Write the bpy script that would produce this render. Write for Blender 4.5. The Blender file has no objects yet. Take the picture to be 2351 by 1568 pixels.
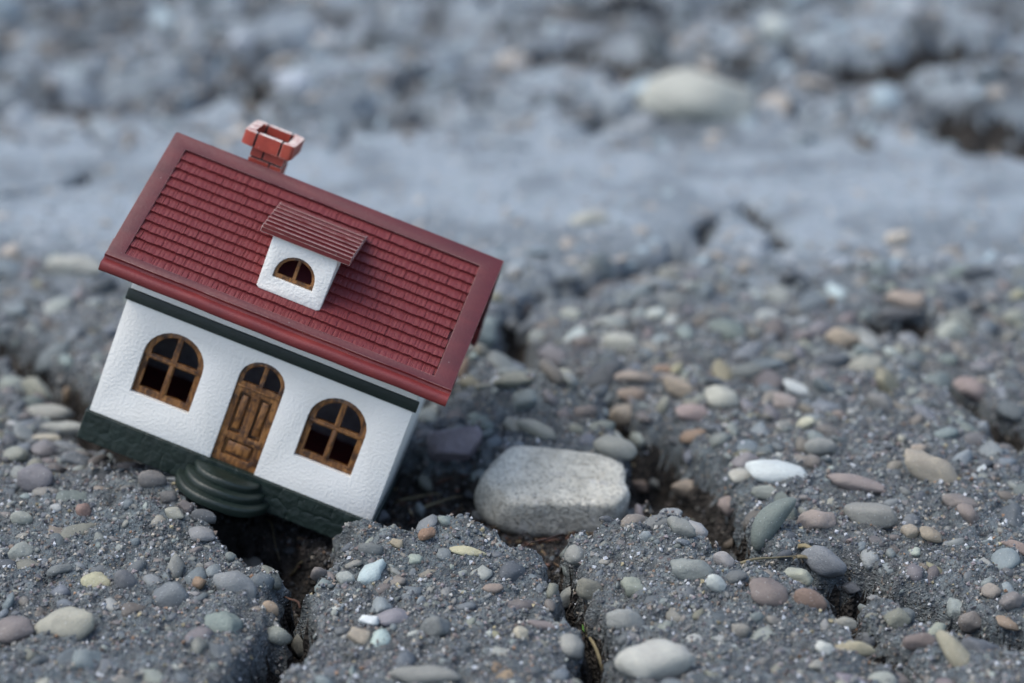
import bpy, bmesh, math, random
import numpy as np
from mathutils import Vector, Matrix
R = math.radians
random.seed(7); rng = np.random.default_rng(11)

# one Blender unit is one centimetre: the house is a hand-sized miniature
sc = bpy.context.scene
sc.unit_settings.system = 'METRIC'; sc.unit_settings.scale_length = 0.01
COL = bpy.data.collections.new('scene'); sc.collection.children.link(COL)

# ------------------------------------------------------------------ camera
CAM_H = 21.0; PITCH = R(22.0)
cam = bpy.data.cameras.new('camera'); co = bpy.data.objects.new('camera', cam); COL.objects.link(co)
co.location = (0, 0, CAM_H); co.rotation_euler = (R(90) - PITCH, 0, 0)
cam.lens = 85; cam.sensor_width = 36; cam.clip_start = 0.5; cam.clip_end = 30000
cam.dof.use_dof = True; cam.dof.focus_distance = 45.6; cam.dof.aperture_fstop = 0.094
cam.dof.aperture_blades = 0
sc.camera = co
FPX = 85 / 36 * 2351.0                                  # focal length in pixels of a 2351-wide picture
M_CAM = np.array([[1, 0, 0], [0, -math.sin(PITCH), math.cos(PITCH)], [0, -math.cos(PITCH), -math.sin(PITCH)]])

# ------------------------------------------------------------------ light
SUN_EL, SUN_AZ = R(63), R(256)                          # azimuth clockwise from +Y
wd = bpy.data.worlds.new('World'); sc.world = wd; wd.use_nodes = True
nt = wd.node_tree; bg = nt.nodes['Background']
sky = nt.nodes.new('ShaderNodeTexSky'); sky.sky_type = 'NISHITA'; sky.sun_disc = False
sky.sun_elevation = SUN_EL; sky.sun_rotation = SUN_AZ; sky.air_density = 1.0; sky.dust_density = 2.6; sky.ozone_density = 0.5
nt.links.new(sky.outputs[0], bg.inputs[0]); bg.inputs[1].default_value = 0.15
sun = bpy.data.lights.new('sun', 'SUN'); sun.energy = 1.05; sun.angle = R(50); sun.color = (1, 0.99, 0.90)
so = bpy.data.objects.new('sun', sun); COL.objects.link(so)
sd = Vector((math.sin(SUN_AZ) * math.cos(SUN_EL), math.cos(SUN_AZ) * math.cos(SUN_EL), math.sin(SUN_EL)))
so.rotation_euler = sd.to_track_quat('Z', 'Y').to_euler(); so.location = (0, 0, 60)
vs = sc.view_settings; vs.view_transform = 'Standard'; vs.look = 'None'; vs.gamma = 1.0; vs.use_curve_mapping = False
vs.exposure = 0.84
sc.cycles.use_denoising = True

# ------------------------------------------------------------------ helpers
def link(o, parent=None):
    COL.objects.link(o)
    if parent: o.parent = parent
    return o
def tag(o, label=None, cat=None, group=None, kind=None):
    if label: o['label'] = label
    if cat: o['category'] = cat
    if group: o['group'] = group
    if kind: o['kind'] = kind
    return o
def mesh(name, v, f, smooth=True):
    m = bpy.data.meshes.new(name); v = np.asarray(v, np.float32); f = np.asarray(f, np.int32)
    k = f.shape[1]
    m.vertices.add(len(v)); m.vertices.foreach_set('co', v.ravel())
    m.loops.add(f.size); m.loops.foreach_set('vertex_index', f.ravel())
    m.polygons.add(len(f)); m.polygons.foreach_set('loop_start', np.arange(0, f.size, k, dtype=np.int32))
    m.update(calc_edges=True)
    m.polygons.foreach_set('use_smooth', np.full(len(f), smooth)); m.validate()
    return m
def obj(name, me, mat=None, parent=None):
    if mat is not None:
        me.materials.clear(); me.materials.append(mat)
    return link(bpy.data.objects.new(name, me), parent)
def bm_mesh(name, bm, smooth=False):
    me = bpy.data.meshes.new(name); bmesh.ops.recalc_face_normals(bm, faces=bm.faces)
    for f in bm.faces: f.smooth = smooth
    bm.to_mesh(me); bm.free(); return me
def box_bm(bm, x0, x1, y0, y1, z0, z1, bev=0, seg=2, jit=0):
    vs_ = [bm.verts.new((x, y, z)) for x in (x0, x1) for y in (y0, y1) for z in (z0, z1)]
    fs = [bm.faces.new([vs_[i] for i in q]) for q in ((0,1,3,2),(4,6,7,5),(0,4,5,1),(2,3,7,6),(0,2,6,4),(1,5,7,3))]
    if jit:
        for v in vs_: v.co += Vector([random.uniform(-jit, jit) for _ in range(3)])
    if bev:
        ed = list({e for f in fs for e in f.edges})
        bmesh.ops.bevel(bm, geom=ed, offset=bev, segments=seg, affect='EDGES', profile=.5)
def box(name, d, mat, parent, bev=0.0, jit=0, seg=2):
    bm = bmesh.new(); box_bm(bm, *d, bev=bev, jit=jit, seg=seg)
    me = bm_mesh(name, bm, smooth=bev > 0)
    if bev > 0: smooth_by_angle(me)
    return obj(name, me, mat, parent)
def smooth_by_angle(me, ang=50):
    me.polygons.foreach_set('use_smooth', [True] * len(me.polygons))
    bm = bmesh.new(); bm.from_mesh(me); lim = R(ang)
    for e in bm.edges:
        e.smooth = not (len(e.link_faces) == 2 and e.calc_face_angle(0) > lim)
    bm.to_mesh(me); bm.free()
def loops_solid(name, loops, y0, y1, bev=0.0):
    """2-D loops in (x, z) with holes, made solid between y0 and y1."""
    cu = bpy.data.curves.new(name, 'CURVE'); cu.dimensions = '2D'; cu.fill_mode = 'BOTH'
    cu.extrude = (y1 - y0) / 2 - bev; cu.bevel_depth = bev; cu.bevel_resolution = 1; cu.offset = -bev
    for lp in loops:
        s = cu.splines.new('POLY'); s.points.add(len(lp) - 1); s.use_cyclic_u = True
        for p, q in zip(s.points, lp): p.co = (q[0], q[1], 0, 1)
    o = bpy.data.objects.new('tmp', cu); COL.objects.link(o)
    dg = bpy.context.evaluated_depsgraph_get(); dg.update()
    me = bpy.data.meshes.new_from_object(o.evaluated_get(dg))
    bpy.data.objects.remove(o); bpy.data.curves.remove(cu)
    me.transform(Matrix(((1,0,0,0),(0,0,-1,(y0 + y1) / 2),(0,1,0,0),(0,0,0,1))))
    me.name = name
    bm = bmesh.new(); bm.from_mesh(me); bmesh.ops.remove_doubles(bm, verts=bm.verts, dist=1e-5)
    bmesh.ops.recalc_face_normals(bm, faces=bm.faces); bm.to_mesh(me); bm.free()
    smooth_by_angle(me, 40)
    return me
def arch(x0, x1, z0, zs, zt, n=14):
    """outline: straight sides to zs, elliptical head up to zt"""
    cx, a, b = (x0 + x1) / 2, (x1 - x0) / 2, zt - zs
    return [(x0, z0), (x1, z0)] + [(cx + a * math.cos(t), zs + b * math.sin(t)) for t in np.linspace(0, math.pi, n)]

# ------------------------------------------------------------------ noise on arrays
def _h(ix, iy, s):
    n = (ix.astype(np.int64) * 374761393 + iy.astype(np.int64) * 668265263 + s * 974711) & 0x7fffffff
    n = ((n ^ (n >> 13)) * 1274126177) & 0x7fffffff
    n = ((n ^ (n >> 16)) * 668265263) & 0x7fffffff
    return (n & 0xffff) / 65535.0
def vnoise(x, y, s=0):
    ix, iy = np.floor(x), np.floor(y); fx, fy = x - ix, y - iy
    ux, uy = fx * fx * fx * (fx * (fx * 6 - 15) + 10), fy * fy * fy * (fy * (fy * 6 - 15) + 10)
    def g(dx, dy):
        a = _h(ix + dx, iy + dy, s) * 6.28318
        return np.cos(a) * (fx - dx) + np.sin(a) * (fy - dy)
    a, b, c, d = g(0, 0), g(1, 0), g(0, 1), g(1, 1)
    return 1.5 * ((a * (1 - ux) + b * ux) * (1 - uy) + (c * (1 - ux) + d * ux) * uy)
def fbm(x, y, oc=5, s=0, gain=.5, ridged=False):
    t = 0; a = 1.0; n = 0
    for k in range(oc):
        v = vnoise(x, y, s + k * 17)
        t = t + a * ((1 - 2 * np.abs(v)) if ridged else v); n += a
        x, y, a = x * 2.03 + 11.3, y * 2.03 - 7.1, a * gain
    return t / n
def sstep(a, b, x):
    t = np.clip((x - a) / (b - a), 0, 1); return t * t * (3 - 2 * t)

# ------------------------------------------------------------------ ground shape
def ray(px, py):
    d = M_CAM @ np.array([(px - 1175.5) / FPX, (py - 784) / FPX, 1.0]); return d / np.linalg.norm(d)
def flat(px, py, z=0.0):
    d = ray(px, py); t = (z - CAM_H) / d[2]; return np.array([d[0] * t, d[1] * t])
# cracks traced on the ground: (points, half widths in cm, depth)
CR = []
def crack(pts, ws, depth, soft=.35):
    P = [flat(*p) for p in pts]; CR.append((P, ws, depth, soft))
crack([(560,1180),(640,1225),(690,1275),(672,1330),(672,1390),(655,1440),(610,1500),(560,1568),(520,1640)], [.95,1.0,.7,.3,.22,.26,.4,.38,.3], 1.9, .4)
crack([(1215,1232),(1275,1290),(1325,1360),(1352,1420),(1378,1490),(1385,1568),(1380,1660)], [.42,.26,.28,.32,.28,.26,.2], 1.5, .35)
crack([(1500,1000),(1545,1065),(1600,1130),(1650,1215),(1700,1272),(1800,1300),(1900,1312),(1985,1318),(2070,1350),(2140,1378),(2240,1412),(2310,1440),(2420,1480)], [.55,1.0,.65,.65,.48,.34,.36,.42,.3,.3,.26,.28,.3], 1.5, .4)
crack([(1920,1330),(1955,1405),(2015,1455),(2061,1500),(2095,1548),(2150,1620)], [.3,.26,.18,.14,.08,.05], .9, .25)
crack([(1500,1000),(1420,950),(1330,902),(1250,862),(1190,810),(1165,760),(1190,712),(1240,682),(1330,655),(1430,630),(1530,592),(1590,560)], [.35,.35,.45,.3,.45,.35,.33,.36,.25,.25,.28,.12], 1.1, .35)
crack([(1590,560),(1640,500),(1700,455),(1750,500),(1800,560)], [.1,.15,.15,.22,.3], .6, .3)
crack([(-60,760),(0,780),(60,812),(150,862),(190,930),(240,985),(330,1040)], [.6,.5,.42,.42,.5,.5,.5], 1.2, .4)
crack([(1980,735),(2050,752),(2130,748)], [.2,.6,.25], .9, .3)
crack([(2200,915),(2270,950),(2330,1010),(2400,1060)], [.2,.4,.4,.3], 1.0, .3)
crack([(-40,455),(190,415),(215,400)], [.2,.2,.3], .5, .3)
crack([(1900,205),(2030,212),(2120,206),(2230,188),(2380,178)], [.5,1.2,1.3,1.2,1.3], .95, .5)
crack([(2170,300),(2260,315),(2400,322)], [.7,1.2,1.3], .95, .5)
crack([(1780,80),(1850,62),(1960,50),(2080,60)], [.7,1.3,1.3,.7], .85, .5)
crack([(1260,150),(1330,130),(1400,150),(1480,180),(1700,190)], [.5,1.5,1.2,1.2,.6], .8, .5)
crack([(-40,215),(100,225),(240,205),(330,195)], [1.2,1.4,1.2,.6], .75, .5)
crack([(480,168),(560,178),(640,168)], [.6,1.3,.6], .75, .5)
crack([(1270,18),(1500,30),(1680,10)], [1.0,1.6,1.0], .8, .5)
crack([(560,30),(300,24),(100,10)], [1.,1.3,1.], .8, .5)
def seg_d(x, y, P, W):
    best = np.full(x.shape, 1e9); bw = np.ones(x.shape)
    for i in range(len(P) - 1):
        a, b = P[i], P[i + 1]; d = b - a; L2 = d @ d
        t = np.clip(((x - a[0]) * d[0] + (y - a[1]) * d[1]) / L2, 0, 1)
        w = W[i] * (1 - t) + W[i + 1] * t; q = np.hypot(x - a[0] - t * d[0], y - a[1] - t * d[1]) / w
        bw = np.where(q < best, w, bw); best = np.minimum(best, q)
    return best, bw
def cells(x, y, s):
    ix, iy = np.floor(x), np.floor(y); f1 = np.full(x.shape, 9.0); f2 = f1.copy(); hid = np.zeros(x.shape)
    for dx in (-1, 0, 1):
        for dy in (-1, 0, 1):
            jx = ix + dx + .15 + .7 * _h(ix + dx, iy + dy, s); jy = iy + dy + .15 + .7 * _h(ix + dx, iy + dy, s + 1)
            d = np.hypot(x - jx, y - jy); v = _h(ix + dx, iy + dy, s + 2)
            f2 = np.minimum(f2, np.maximum(d, f1)); hid = np.where(d < f1, v, hid); f1 = np.minimum(f1, d)
    return f1, f2, hid
def gb(x, y, px, py, rx, ry, h):
    c = flat(px, py); return h * np.exp(-(((x - c[0]) / rx) ** 2 + ((y - c[1]) / ry) ** 2))
HOL = [flat(px, py) for px, py in ((620,1120),(800,1108),(960,1130),(1080,1120),(1200,1150),(1330,1165),(1450,1165))]
HOLW = [1.6, 2.3, 2.1, 1.9, 1.8, 1.7, .9]
def height(x, y, full=False):
    x = np.asarray(x, float); y = np.asarray(y, float)
    wx = x + .32 * vnoise(x * .9, y * .9, 3) + .13 * vnoise(x * 3.1, y * 3.1, 4) + .05 * vnoise(x * 8, y * 8, 6)
    wy = y + .32 * vnoise(x * .9 + 40, y * .9, 5) + .13 * vnoise(x * 3.1 + 9, y * 3.1, 8) + .05 * vnoise(x * 8, y * 8 + 5, 9)
    far = sstep(66, 71, y); mid = sstep(56, 61, y) * (1 - far)
    z = .22 * fbm(x * .13, y * .13, 3, 20) * (1 - .5 * mid)
    m = y > 63
    if m.any():                                          # the broken, cobble-like paving further off
        xx, yy = x[m], y[m]; k = .6 * vnoise(xx * .3, yy * .3, 71); f1, f2, hid = cells(xx * .24 + k, yy * .2 + k, 400)
        zz = .60 * sstep(.02, .26, f2 - f1) - .15 * f1 - .3 + .35 * (hid - .5) + .30 * fbm(xx * .5, yy * .6, 3, 57)
        z[m] = z[m] + far[m] * zz
    z = z + gb(x, y, 330, 1180, 4.2, 2.2, .42) + gb(x, y, 480, 1190, 1.6, 1.2, .22) + gb(x, y, 60, 1060, 4, 3.5, .1)
    z = z + gb(x, y, 960, 1235, 2.4, 1.3, .30) + gb(x, y, 800, 1230, 1.0, .9, .16) + gb(x, y, 1130, 1230, 1.0, .9, .12)
    z = z + gb(x, y, 1520, 1245, 1.9, 1.5, .40) + gb(x, y, 1750, 1345, 2.2, 1.4, .22)
    z = z + gb(x, y, 1250, 960, 1.6, .9, .95) + gb(x, y, 1560, 1110, .6, 1.2, .25) + gb(x, y, 1095, 895, 1.0, 1.1, .95)
    z = z + gb(x, y, 2000, 1000, 5, 5, .35) + gb(x, y, 1500, 780, 3, 3, .3) + gb(x, y, 2050, 700, 1.5, 1.2, .5)
    z = z + gb(x, y, 1420, 545, 4, 2.2, .30) + gb(x, y, 2060, 160, 6, 3, 1.5) + gb(x, y, 2260, 265, 3.5, 2, .9)
    z = z + gb(x, y, 100, 640, 6, 5, .4)
    cr = np.zeros(x.shape)
    # hollow the house has sunk into
    q, _w = seg_d(wx, wy, HOL, HOLW); c = 1 - sstep(.70, 1.08, q)
    z = z - 1.05 * c; cr = np.maximum(cr, c * .96)
    dep = np.zeros(x.shape)
    for P, W, D, soft in CR:
        lo = np.min(P, axis=0) - 3; hi = np.max(P, axis=0) + 3
        m = (wx > lo[0]) & (wx < hi[0]) & (wy > lo[1]) & (wy < hi[1])
        if not m.any(): continue
        q, w_ = seg_d(wx[m], wy[m], P, W); tr = .24 / w_; c = 1 - sstep(1 - tr * .7 - soft * .5, 1 + tr * .9, q)
        dep[m] = np.maximum(dep[m], c * D); cr[m] = np.maximum(cr[m], c)
        z[m] -= .26 * np.exp(-np.maximum((q - 1) * w_, 0) / .42) * min(D, 1)
    z = z - np.maximum(dep - 1.25 * (cr > .96) * 0, 0)
    z = np.maximum(z, -2.1 + .1 * vnoise(x * 2, y * 2, 77))
    amp = 1 - .6 * mid
    z = z + amp * (.14 * fbm(x * .8, y * .8, 3, 31) + .16 * fbm(x * 2.6, y * 2.6, 4, 33, .75))
    z = z - .11 * amp * sstep(.2, .5, vnoise(x * 1.7, y * 1.7, 61)) - .05 * amp * sstep(.2, .45, vnoise(x * 5, y * 5, 62))
    bs_ = ((x - 1.55) / 1.0) ** 2 + ((y - 44.3) / 1.25) ** 2; z = np.minimum(z, -.75 + .9 * sstep(1.0, 1.7, bs_) + 9 * (bs_ > 1.7))   # bed of the big stone
    z = z + .28 * cr * fbm(x * 2.1, y * 2.1, 3, 90)
    return (z, cr) if full else z
def h1(x, y): return float(height(np.array([x]), np.array([y]))[0])
def hit(px, py):
    d = ray(px, py); t = np.linspace(34, 120, 1500)
    X, Y, Z = d[0] * t, d[1] * t, CAM_H + d[2] * t
    g = height(X, Y); k = np.argmax(Z < g)
    return np.array([X[k], Y[k], g[k]]), t[k]

# ------------------------------------------------------------------ materials
def nmat(name):
    m = bpy.data.materials.new(name); m.use_nodes = True
    t = m.node_tree; b = t.nodes['Principled BSDF']; return m, t, b
class N:
    def __init__(s, t): s.t = t
    def new(s, ty, **kw):
        n = s.t.nodes.new(ty)
        for k, v in kw.items(): setattr(n, k, v)
        return n
    def l(s, a, b): s.t.links.new(a, b)
    def noise(s, vec, scale, det=4, rough=.55, dist=0):
        n = s.new('ShaderNodeTexNoise'); s.l(vec, n.inputs['Vector']); n.inputs['Scale'].default_value = scale
        n.inputs['Detail'].default_value = det; n.inputs['Roughness'].default_value = rough; n.inputs['Distortion'].default_value = dist
        return n
    def voro(s, vec, scale, feature='F1', rand=1):
        n = s.new('ShaderNodeTexVoronoi', feature=feature); s.l(vec, n.inputs['Vector']); n.inputs['Scale'].default_value = scale
        n.inputs['Randomness'].default_value = rand; return n
    def ramp(s, fac, stops, interp='LINEAR'):
        r = s.new('ShaderNodeValToRGB'); s.l(fac, r.inputs[0]); e = r.color_ramp.elements; r.color_ramp.interpolation = interp
        while len(e) < len(stops): e.new(.5)
        for a, (p, c) in zip(e, stops):
            a.position = p; a.color = (c, c, c, 1) if isinstance(c, (int, float)) else (*c, 1)
        return r.outputs[0]
    def mix(s, fac, a, b, mode='MIX'):
        n = s.new('ShaderNodeMix', data_type='RGBA', blend_type=mode)
        for i, v in ((0, fac), (6, a), (7, b)):
            if hasattr(v, 'is_linked'): s.l(v, n.inputs[i])
            elif i == 0: n.inputs[0].default_value = v
            else: n.inputs[i].default_value = (*v, 1)
        return n.outputs[2]
    def math(s, op, a, b=0.0):
        n = s.new('ShaderNodeMath', operation=op)
        for i, v in enumerate((a, b)):
            if hasattr(v, 'is_linked'): s.l(v, n.inputs[i])
            else: n.inputs[i].default_value = v
        return n.outputs[0]
    def bump(s, hgt, dist, strength=1, normal=None):
        n = s.new('ShaderNodeBump'); s.l(hgt, n.inputs['Height']); n.inputs['Distance'].default_value = dist
        n.inputs['Strength'].default_value = strength
        if normal is not None: s.l(normal, n.inputs['Normal'])
        return n.outputs[0]
def geo_pos(n): return n.new('ShaderNodeNewGeometry').outputs['Position']
def obj_co(n): return n.new('ShaderNodeTexCoord').outputs['Object']

def asphalt_mat():
    m, t, b = nmat('weathered_asphalt'); n = N(t); p = geo_pos(n)
    big = n.noise(p, .35, 3); med = n.noise(p, 2.2, 5, .65); fine = n.noise(p, 14, 4, .7)
    base = n.ramp(med.outputs[0], [(.3, (.040, .055, .062)), (.5, (.094, .124, .138)), (.72, (.20, .245, .260))])
    base = n.mix(n.ramp(big.outputs[0], [(.35, 0.0), (.7, .5)]), base, (.110, .112, .100))
    base = n.mix(n.ramp(n.noise(p, 5.5, 5, .7).outputs[0], [(.50, 0.0), (.64, .75)]), base, (.026, .030, .033))
    base = n.mix(n.ramp(n.noise(p, 1.3, 5, .7, .5).outputs[0], [(.52, 0.0), (.66, .55)]), base, (.036, .041, .044))
    g1 = n.voro(p, 9); g2 = n.voro(p, 22); g3 = n.voro(p, 45)
    sep = n.new('ShaderNodeSeparateColor'); n.l(g1.outputs['Color'], sep.inputs[0])
    gc1 = n.ramp(sep.outputs[0], [(0, (.045, .05, .06)), (.35, (.10, .105, .115)), (.6, (.17, .165, .155)), (.8, (.22, .17, .12)), (.93, (.30, .31, .31)), (1, (.45, .47, .48))], 'CONSTANT')
    m1 = n.math('MULTIPLY', n.ramp(sep.outputs[1], [(.0, 0.0), (.45, 0.0), (.55, .75), (1, .75)]), n.ramp(g1.outputs['Distance'], [(.28, 1.0), (.42, 0.0)]))
    c = n.mix(m1, base, gc1)
    sep2 = n.new('ShaderNodeSeparateColor'); n.l(g2.outputs['Color'], sep2.inputs[0])
    gc2 = n.ramp(sep2.outputs[0], [(0, (.03, .033, .04)), (.3, (.09, .095, .105)), (.6, (.15, .15, .15)), (.78, (.25, .2, .14)), (.88, (.38, .40, .42)), (.96, (.62, .65, .68))], 'CONSTANT')
    m2 = n.math('MULTIPLY', n.ramp(sep2.outputs[1], [(.0, 0.0), (.3, 0.0), (.4, .8), (1, .8)]), n.ramp(g2.outputs['Distance'], [(.25, 1.0), (.42, 0.0)]))
    c = n.mix(m2, c, gc2)
    sep3 = n.new('ShaderNodeSeparateColor'); n.l(g3.outputs['Color'], sep3.inputs[0])
    gc3 = n.ramp(sep3.outputs[0], [(0, (.03, .033, .04)), (.5, (.12, .12, .13)), (.85, (.3, .3, .31)), (.95, (.7, .72, .75))], 'CONSTANT')
    c = n.mix(n.math('MULTIPLY', n.ramp(sep3.outputs[1], [(.5, 0.0), (.6, .7)]), n.ramp(g3.outputs['Distance'], [(.2, 1.0), (.4, 0.0)])), c, gc3)
    li = n.noise(p, .9, 4, .6)
    c = n.mix(n.ramp(li.outputs[0], [(.66, 0.0), (.74, .35)]), c, (.26, .235, .13))
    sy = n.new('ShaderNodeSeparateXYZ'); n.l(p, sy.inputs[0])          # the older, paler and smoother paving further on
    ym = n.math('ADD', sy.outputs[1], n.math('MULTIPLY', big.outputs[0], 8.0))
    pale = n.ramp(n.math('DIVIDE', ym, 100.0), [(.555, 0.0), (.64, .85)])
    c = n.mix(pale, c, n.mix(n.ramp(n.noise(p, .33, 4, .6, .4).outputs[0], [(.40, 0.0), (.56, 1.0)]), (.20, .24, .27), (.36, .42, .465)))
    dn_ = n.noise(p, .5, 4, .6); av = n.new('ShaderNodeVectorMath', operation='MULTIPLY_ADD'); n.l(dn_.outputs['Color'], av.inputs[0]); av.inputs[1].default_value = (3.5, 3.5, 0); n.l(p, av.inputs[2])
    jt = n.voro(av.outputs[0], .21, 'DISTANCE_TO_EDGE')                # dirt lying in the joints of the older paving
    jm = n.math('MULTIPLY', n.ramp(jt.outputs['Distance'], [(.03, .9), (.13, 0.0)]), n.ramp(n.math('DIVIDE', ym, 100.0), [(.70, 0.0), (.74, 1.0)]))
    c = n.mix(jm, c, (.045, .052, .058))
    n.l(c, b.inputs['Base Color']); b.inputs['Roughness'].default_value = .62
    b.inputs['Specular IOR Level'].default_value = .75
    h = n.math('ADD', n.math('MULTIPLY', n.ramp(g1.outputs['Distance'], [(0, 1.0), (.5, 0.0)]), .5), n.math('MULTIPLY', fine.outputs[0], .7))
    h = n.math('ADD', h, n.math('MULTIPLY', n.ramp(g2.outputs['Distance'], [(0, 1.0), (.5, 0.0)]), .35))
    n.l(n.bump(h, .12, 1.0), b.inputs['Normal'])
    return m
def soil_mat():
    m, t, b = nmat('dark_crack_soil'); n = N(t); p = geo_pos(n)
    a = n.noise(p, 3, 5, .7); g = n.voro(p, 12)
    c = n.ramp(a.outputs[0], [(.3, (.012, .011, .010)), (.55, (.036, .032, .028)), (.75, (.080, .062, .048))])
    sep = n.new('ShaderNodeSeparateColor'); n.l(g.outputs['Color'], sep.inputs[0])
    c = n.mix(n.math('MULTIPLY', n.ramp(sep.outputs[0], [(.86, 0.0), (.9, .7)]), n.ramp(g.outputs['Distance'], [(.2, 1.0), (.35, 0.0)])), c, (.16, .14, .12))
    n.l(c, b.inputs['Base Color']); b.inputs['Roughness'].default_value = .9
    n.l(n.bump(n.math('ADD', a.outputs[0], g.outputs['Distance']), .12, .9), b.inputs['Normal'])
    return m
def pebble_mat(name, vertex=False, speck=.5, rough=.55):
    m, t, b = nmat(name); n = N(t); p = geo_pos(n)
    if vertex:
        a = n.new('ShaderNodeVertexColor'); a.layer_name = 'col'; col = a.outputs[0]
    else:
        col = n.new('ShaderNodeObjectInfo').outputs['Color']
    m1 = n.noise(p, 3.0, 5, .6, .4); m2 = n.noise(p, 26, 3, .7); v = n.voro(p, 30)
    c = n.mix(n.ramp(m1.outputs[0], [(.3, .55), (.7, 0.0)]), col, n.mix(1.0, col, (.66, .64, .66), 'MULTIPLY'))
    c = n.mix(n.ramp(m1.outputs[0], [(.6, 0.0), (.75, .35)]), c, n.mix(1.0, col, (1.35, 1.28, 1.15), 'MULTIPLY'))
    c = n.mix(n.ramp(m2.outputs[0], [(.3, .55), (.42, 0.0)]), c, n.mix(1.0, col, (.45, .45, .45), 'MULTIPLY'))
    sep = n.new('ShaderNodeSeparateColor'); n.l(v.outputs['Color'], sep.inputs[0])
    c = n.mix(n.math('MULTIPLY', n.ramp(sep.outputs[0], [(.9, 0.0), (.94, speck)]), n.ramp(v.outputs['Distance'], [(.2, 1.0), (.35, 0.0)])), c, (.55, .57, .58))
    n.l(c, b.inputs['Base Color']); n.l(n.ramp(m2.outputs[0], [(.3, rough + .25), (.7, rough)]), b.inputs['Roughness'])
    n.l(n.bump(n.math('ADD', m2.outputs[0], n.math('MULTIPLY', m1.outputs[0], 1.5)), .035, .6), b.inputs['Normal'])
    return m
def beige_stone_mat():
    m, t, b = nmat('pitted_beige_stone'); n = N(t); p = obj_co(n)
    a = n.noise(p, 1.1, 5, .6, .5); f = n.noise(p, 12, 4, .7); v = n.voro(p, 14); st = n.noise(p, 3.5, 4, .6, 1.5)
    c = n.ramp(a.outputs[0], [(.25, (.36, .345, .285)), (.5, (.56, .54, .455)), (.72, (.72, .70, .60))])
    c = n.mix(n.ramp(st.outputs[0], [(.55, 0.0), (.7, .3)]), c, (.36, .29, .20))
    sepz = n.new('ShaderNodeSeparateXYZ'); n.l(p, sepz.inputs[0])
    pit = n.math('MULTIPLY', n.ramp(v.outputs['Distance'], [(.12, 1.0), (.26, 0.0)]), n.ramp(n.noise(p, 2.5, 3).outputs[0], [(.38, 0.0), (.56, 1.0)]))
    c = n.mix(n.math('MULTIPLY', pit, .9), c, (.07, .065, .05))
    c = n.mix(n.ramp(f.outputs[0], [(.36, .7), (.5, 0.0)]), c, (.15, .145, .12))
    c = n.mix(n.ramp(n.noise(p, 2.2, 3).outputs[0], [(.6, 0.0), (.72, .35)]), c, (.62, .62, .60))
    n.l(c, b.inputs['Base Color']); b.inputs['Roughness'].default_value = .68
    h = n.math('ADD', n.math('MULTIPLY', f.outputs[0], .8), n.math('MULTIPLY', pit, -.7)); h = n.math('ADD', h, n.math('MULTIPLY', st.outputs[0], 1.6))
    n.l(n.bump(h, .06, .9), b.inputs['Normal']); return m
def wear(n, radius, lo=.05, hi=.2):
    bv = n.new('ShaderNodeBevel', samples=4); bv.inputs['Radius'].default_value = radius
    g = n.new('ShaderNodeNewGeometry')
    d = n.new('ShaderNodeVectorMath', operation='DOT_PRODUCT'); n.l(bv.outputs[0], d.inputs[0]); n.l(g.outputs['Normal'], d.inputs[1])
    return n.ramp(n.math('SUBTRACT', 1.0, d.outputs['Value']), [(lo, 0.0), (hi, 1.0)])
def paint_mat(name, c0, c1, c2, rough=.42, edge=None, edge_amt=.8, streak=(1, 1, 1), bscale=20, bdist=.012, radius=.03, wl=(.42, .6)):
    m, t, b = nmat(name); n = N(t); p = obj_co(n)
    mp = n.new('ShaderNodeMapping'); n.l(p, mp.inputs[0]); mp.inputs['Scale'].default_value = streak
    a = n.noise(mp.outputs[0], 2.0, 5, .6, .3); f = n.noise(p, bscale, 4, .65); s = n.noise(mp.outputs[0], 7, 4, .7)
    c = n.ramp(a.outputs[0], [(.3, c0), (.52, c1), (.72, c2)])
    c = n.mix(n.ramp(s.outputs[0], [(.55, 0.0), (.75, .35)]), c, c2)
    du = n.voro(p, 16); sp = n.new('ShaderNodeSeparateColor'); n.l(du.outputs['Color'], sp.inputs[0])
    c = n.mix(n.math('MULTIPLY', n.ramp(sp.outputs[0], [(.975, 0.0), (.98, .5)]), n.ramp(du.outputs['Distance'], [(.10, 1.0), (.16, 0.0)])), c, (.6, .6, .6))
    if edge:
        w = n.math('MULTIPLY', wear(n, radius), n.ramp(n.noise(p, 2.6, 4, .6).outputs[0], [(wl[0], 0.0), (wl[1], edge_amt)]))
        c = n.mix(w, c, edge)
    n.l(c, b.inputs['Base Color']); n.l(n.ramp(f.outputs[0], [(.3, rough - .08), (.7, rough + .15)]), b.inputs['Roughness'])
    n.l(n.bump(n.math('ADD', f.outputs[0], s.outputs[0]), bdist, .5), b.inputs['Normal']); return m
def stucco_mat():
    m, t, b = nmat('white_stucco'); n = N(t); p = obj_co(n)
    a = n.noise(p, 19, 2, .5, 0); f = n.noise(p, 30, 3, .6); k = n.noise(p, .8, 4, .6)
    c = n.ramp(k.outputs[0], [(.3, (.77, .76, .705)), (.7, (.82, .812, .765))])
    c = n.mix(n.ramp(a.outputs[0], [(.3, .25), (.42, 0.0)]), c, (.68, .67, .60))
    n.l(c, b.inputs['Base Color']); b.inputs['Roughness'].default_value = .6
    n.l(n.bump(n.math('ADD', n.ramp(a.outputs[0], [(.35, 0.0), (.65, 1.0)]), n.math('MULTIPLY', f.outputs[0], .5)), .009, .6), b.inputs['Normal']); return m
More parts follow.
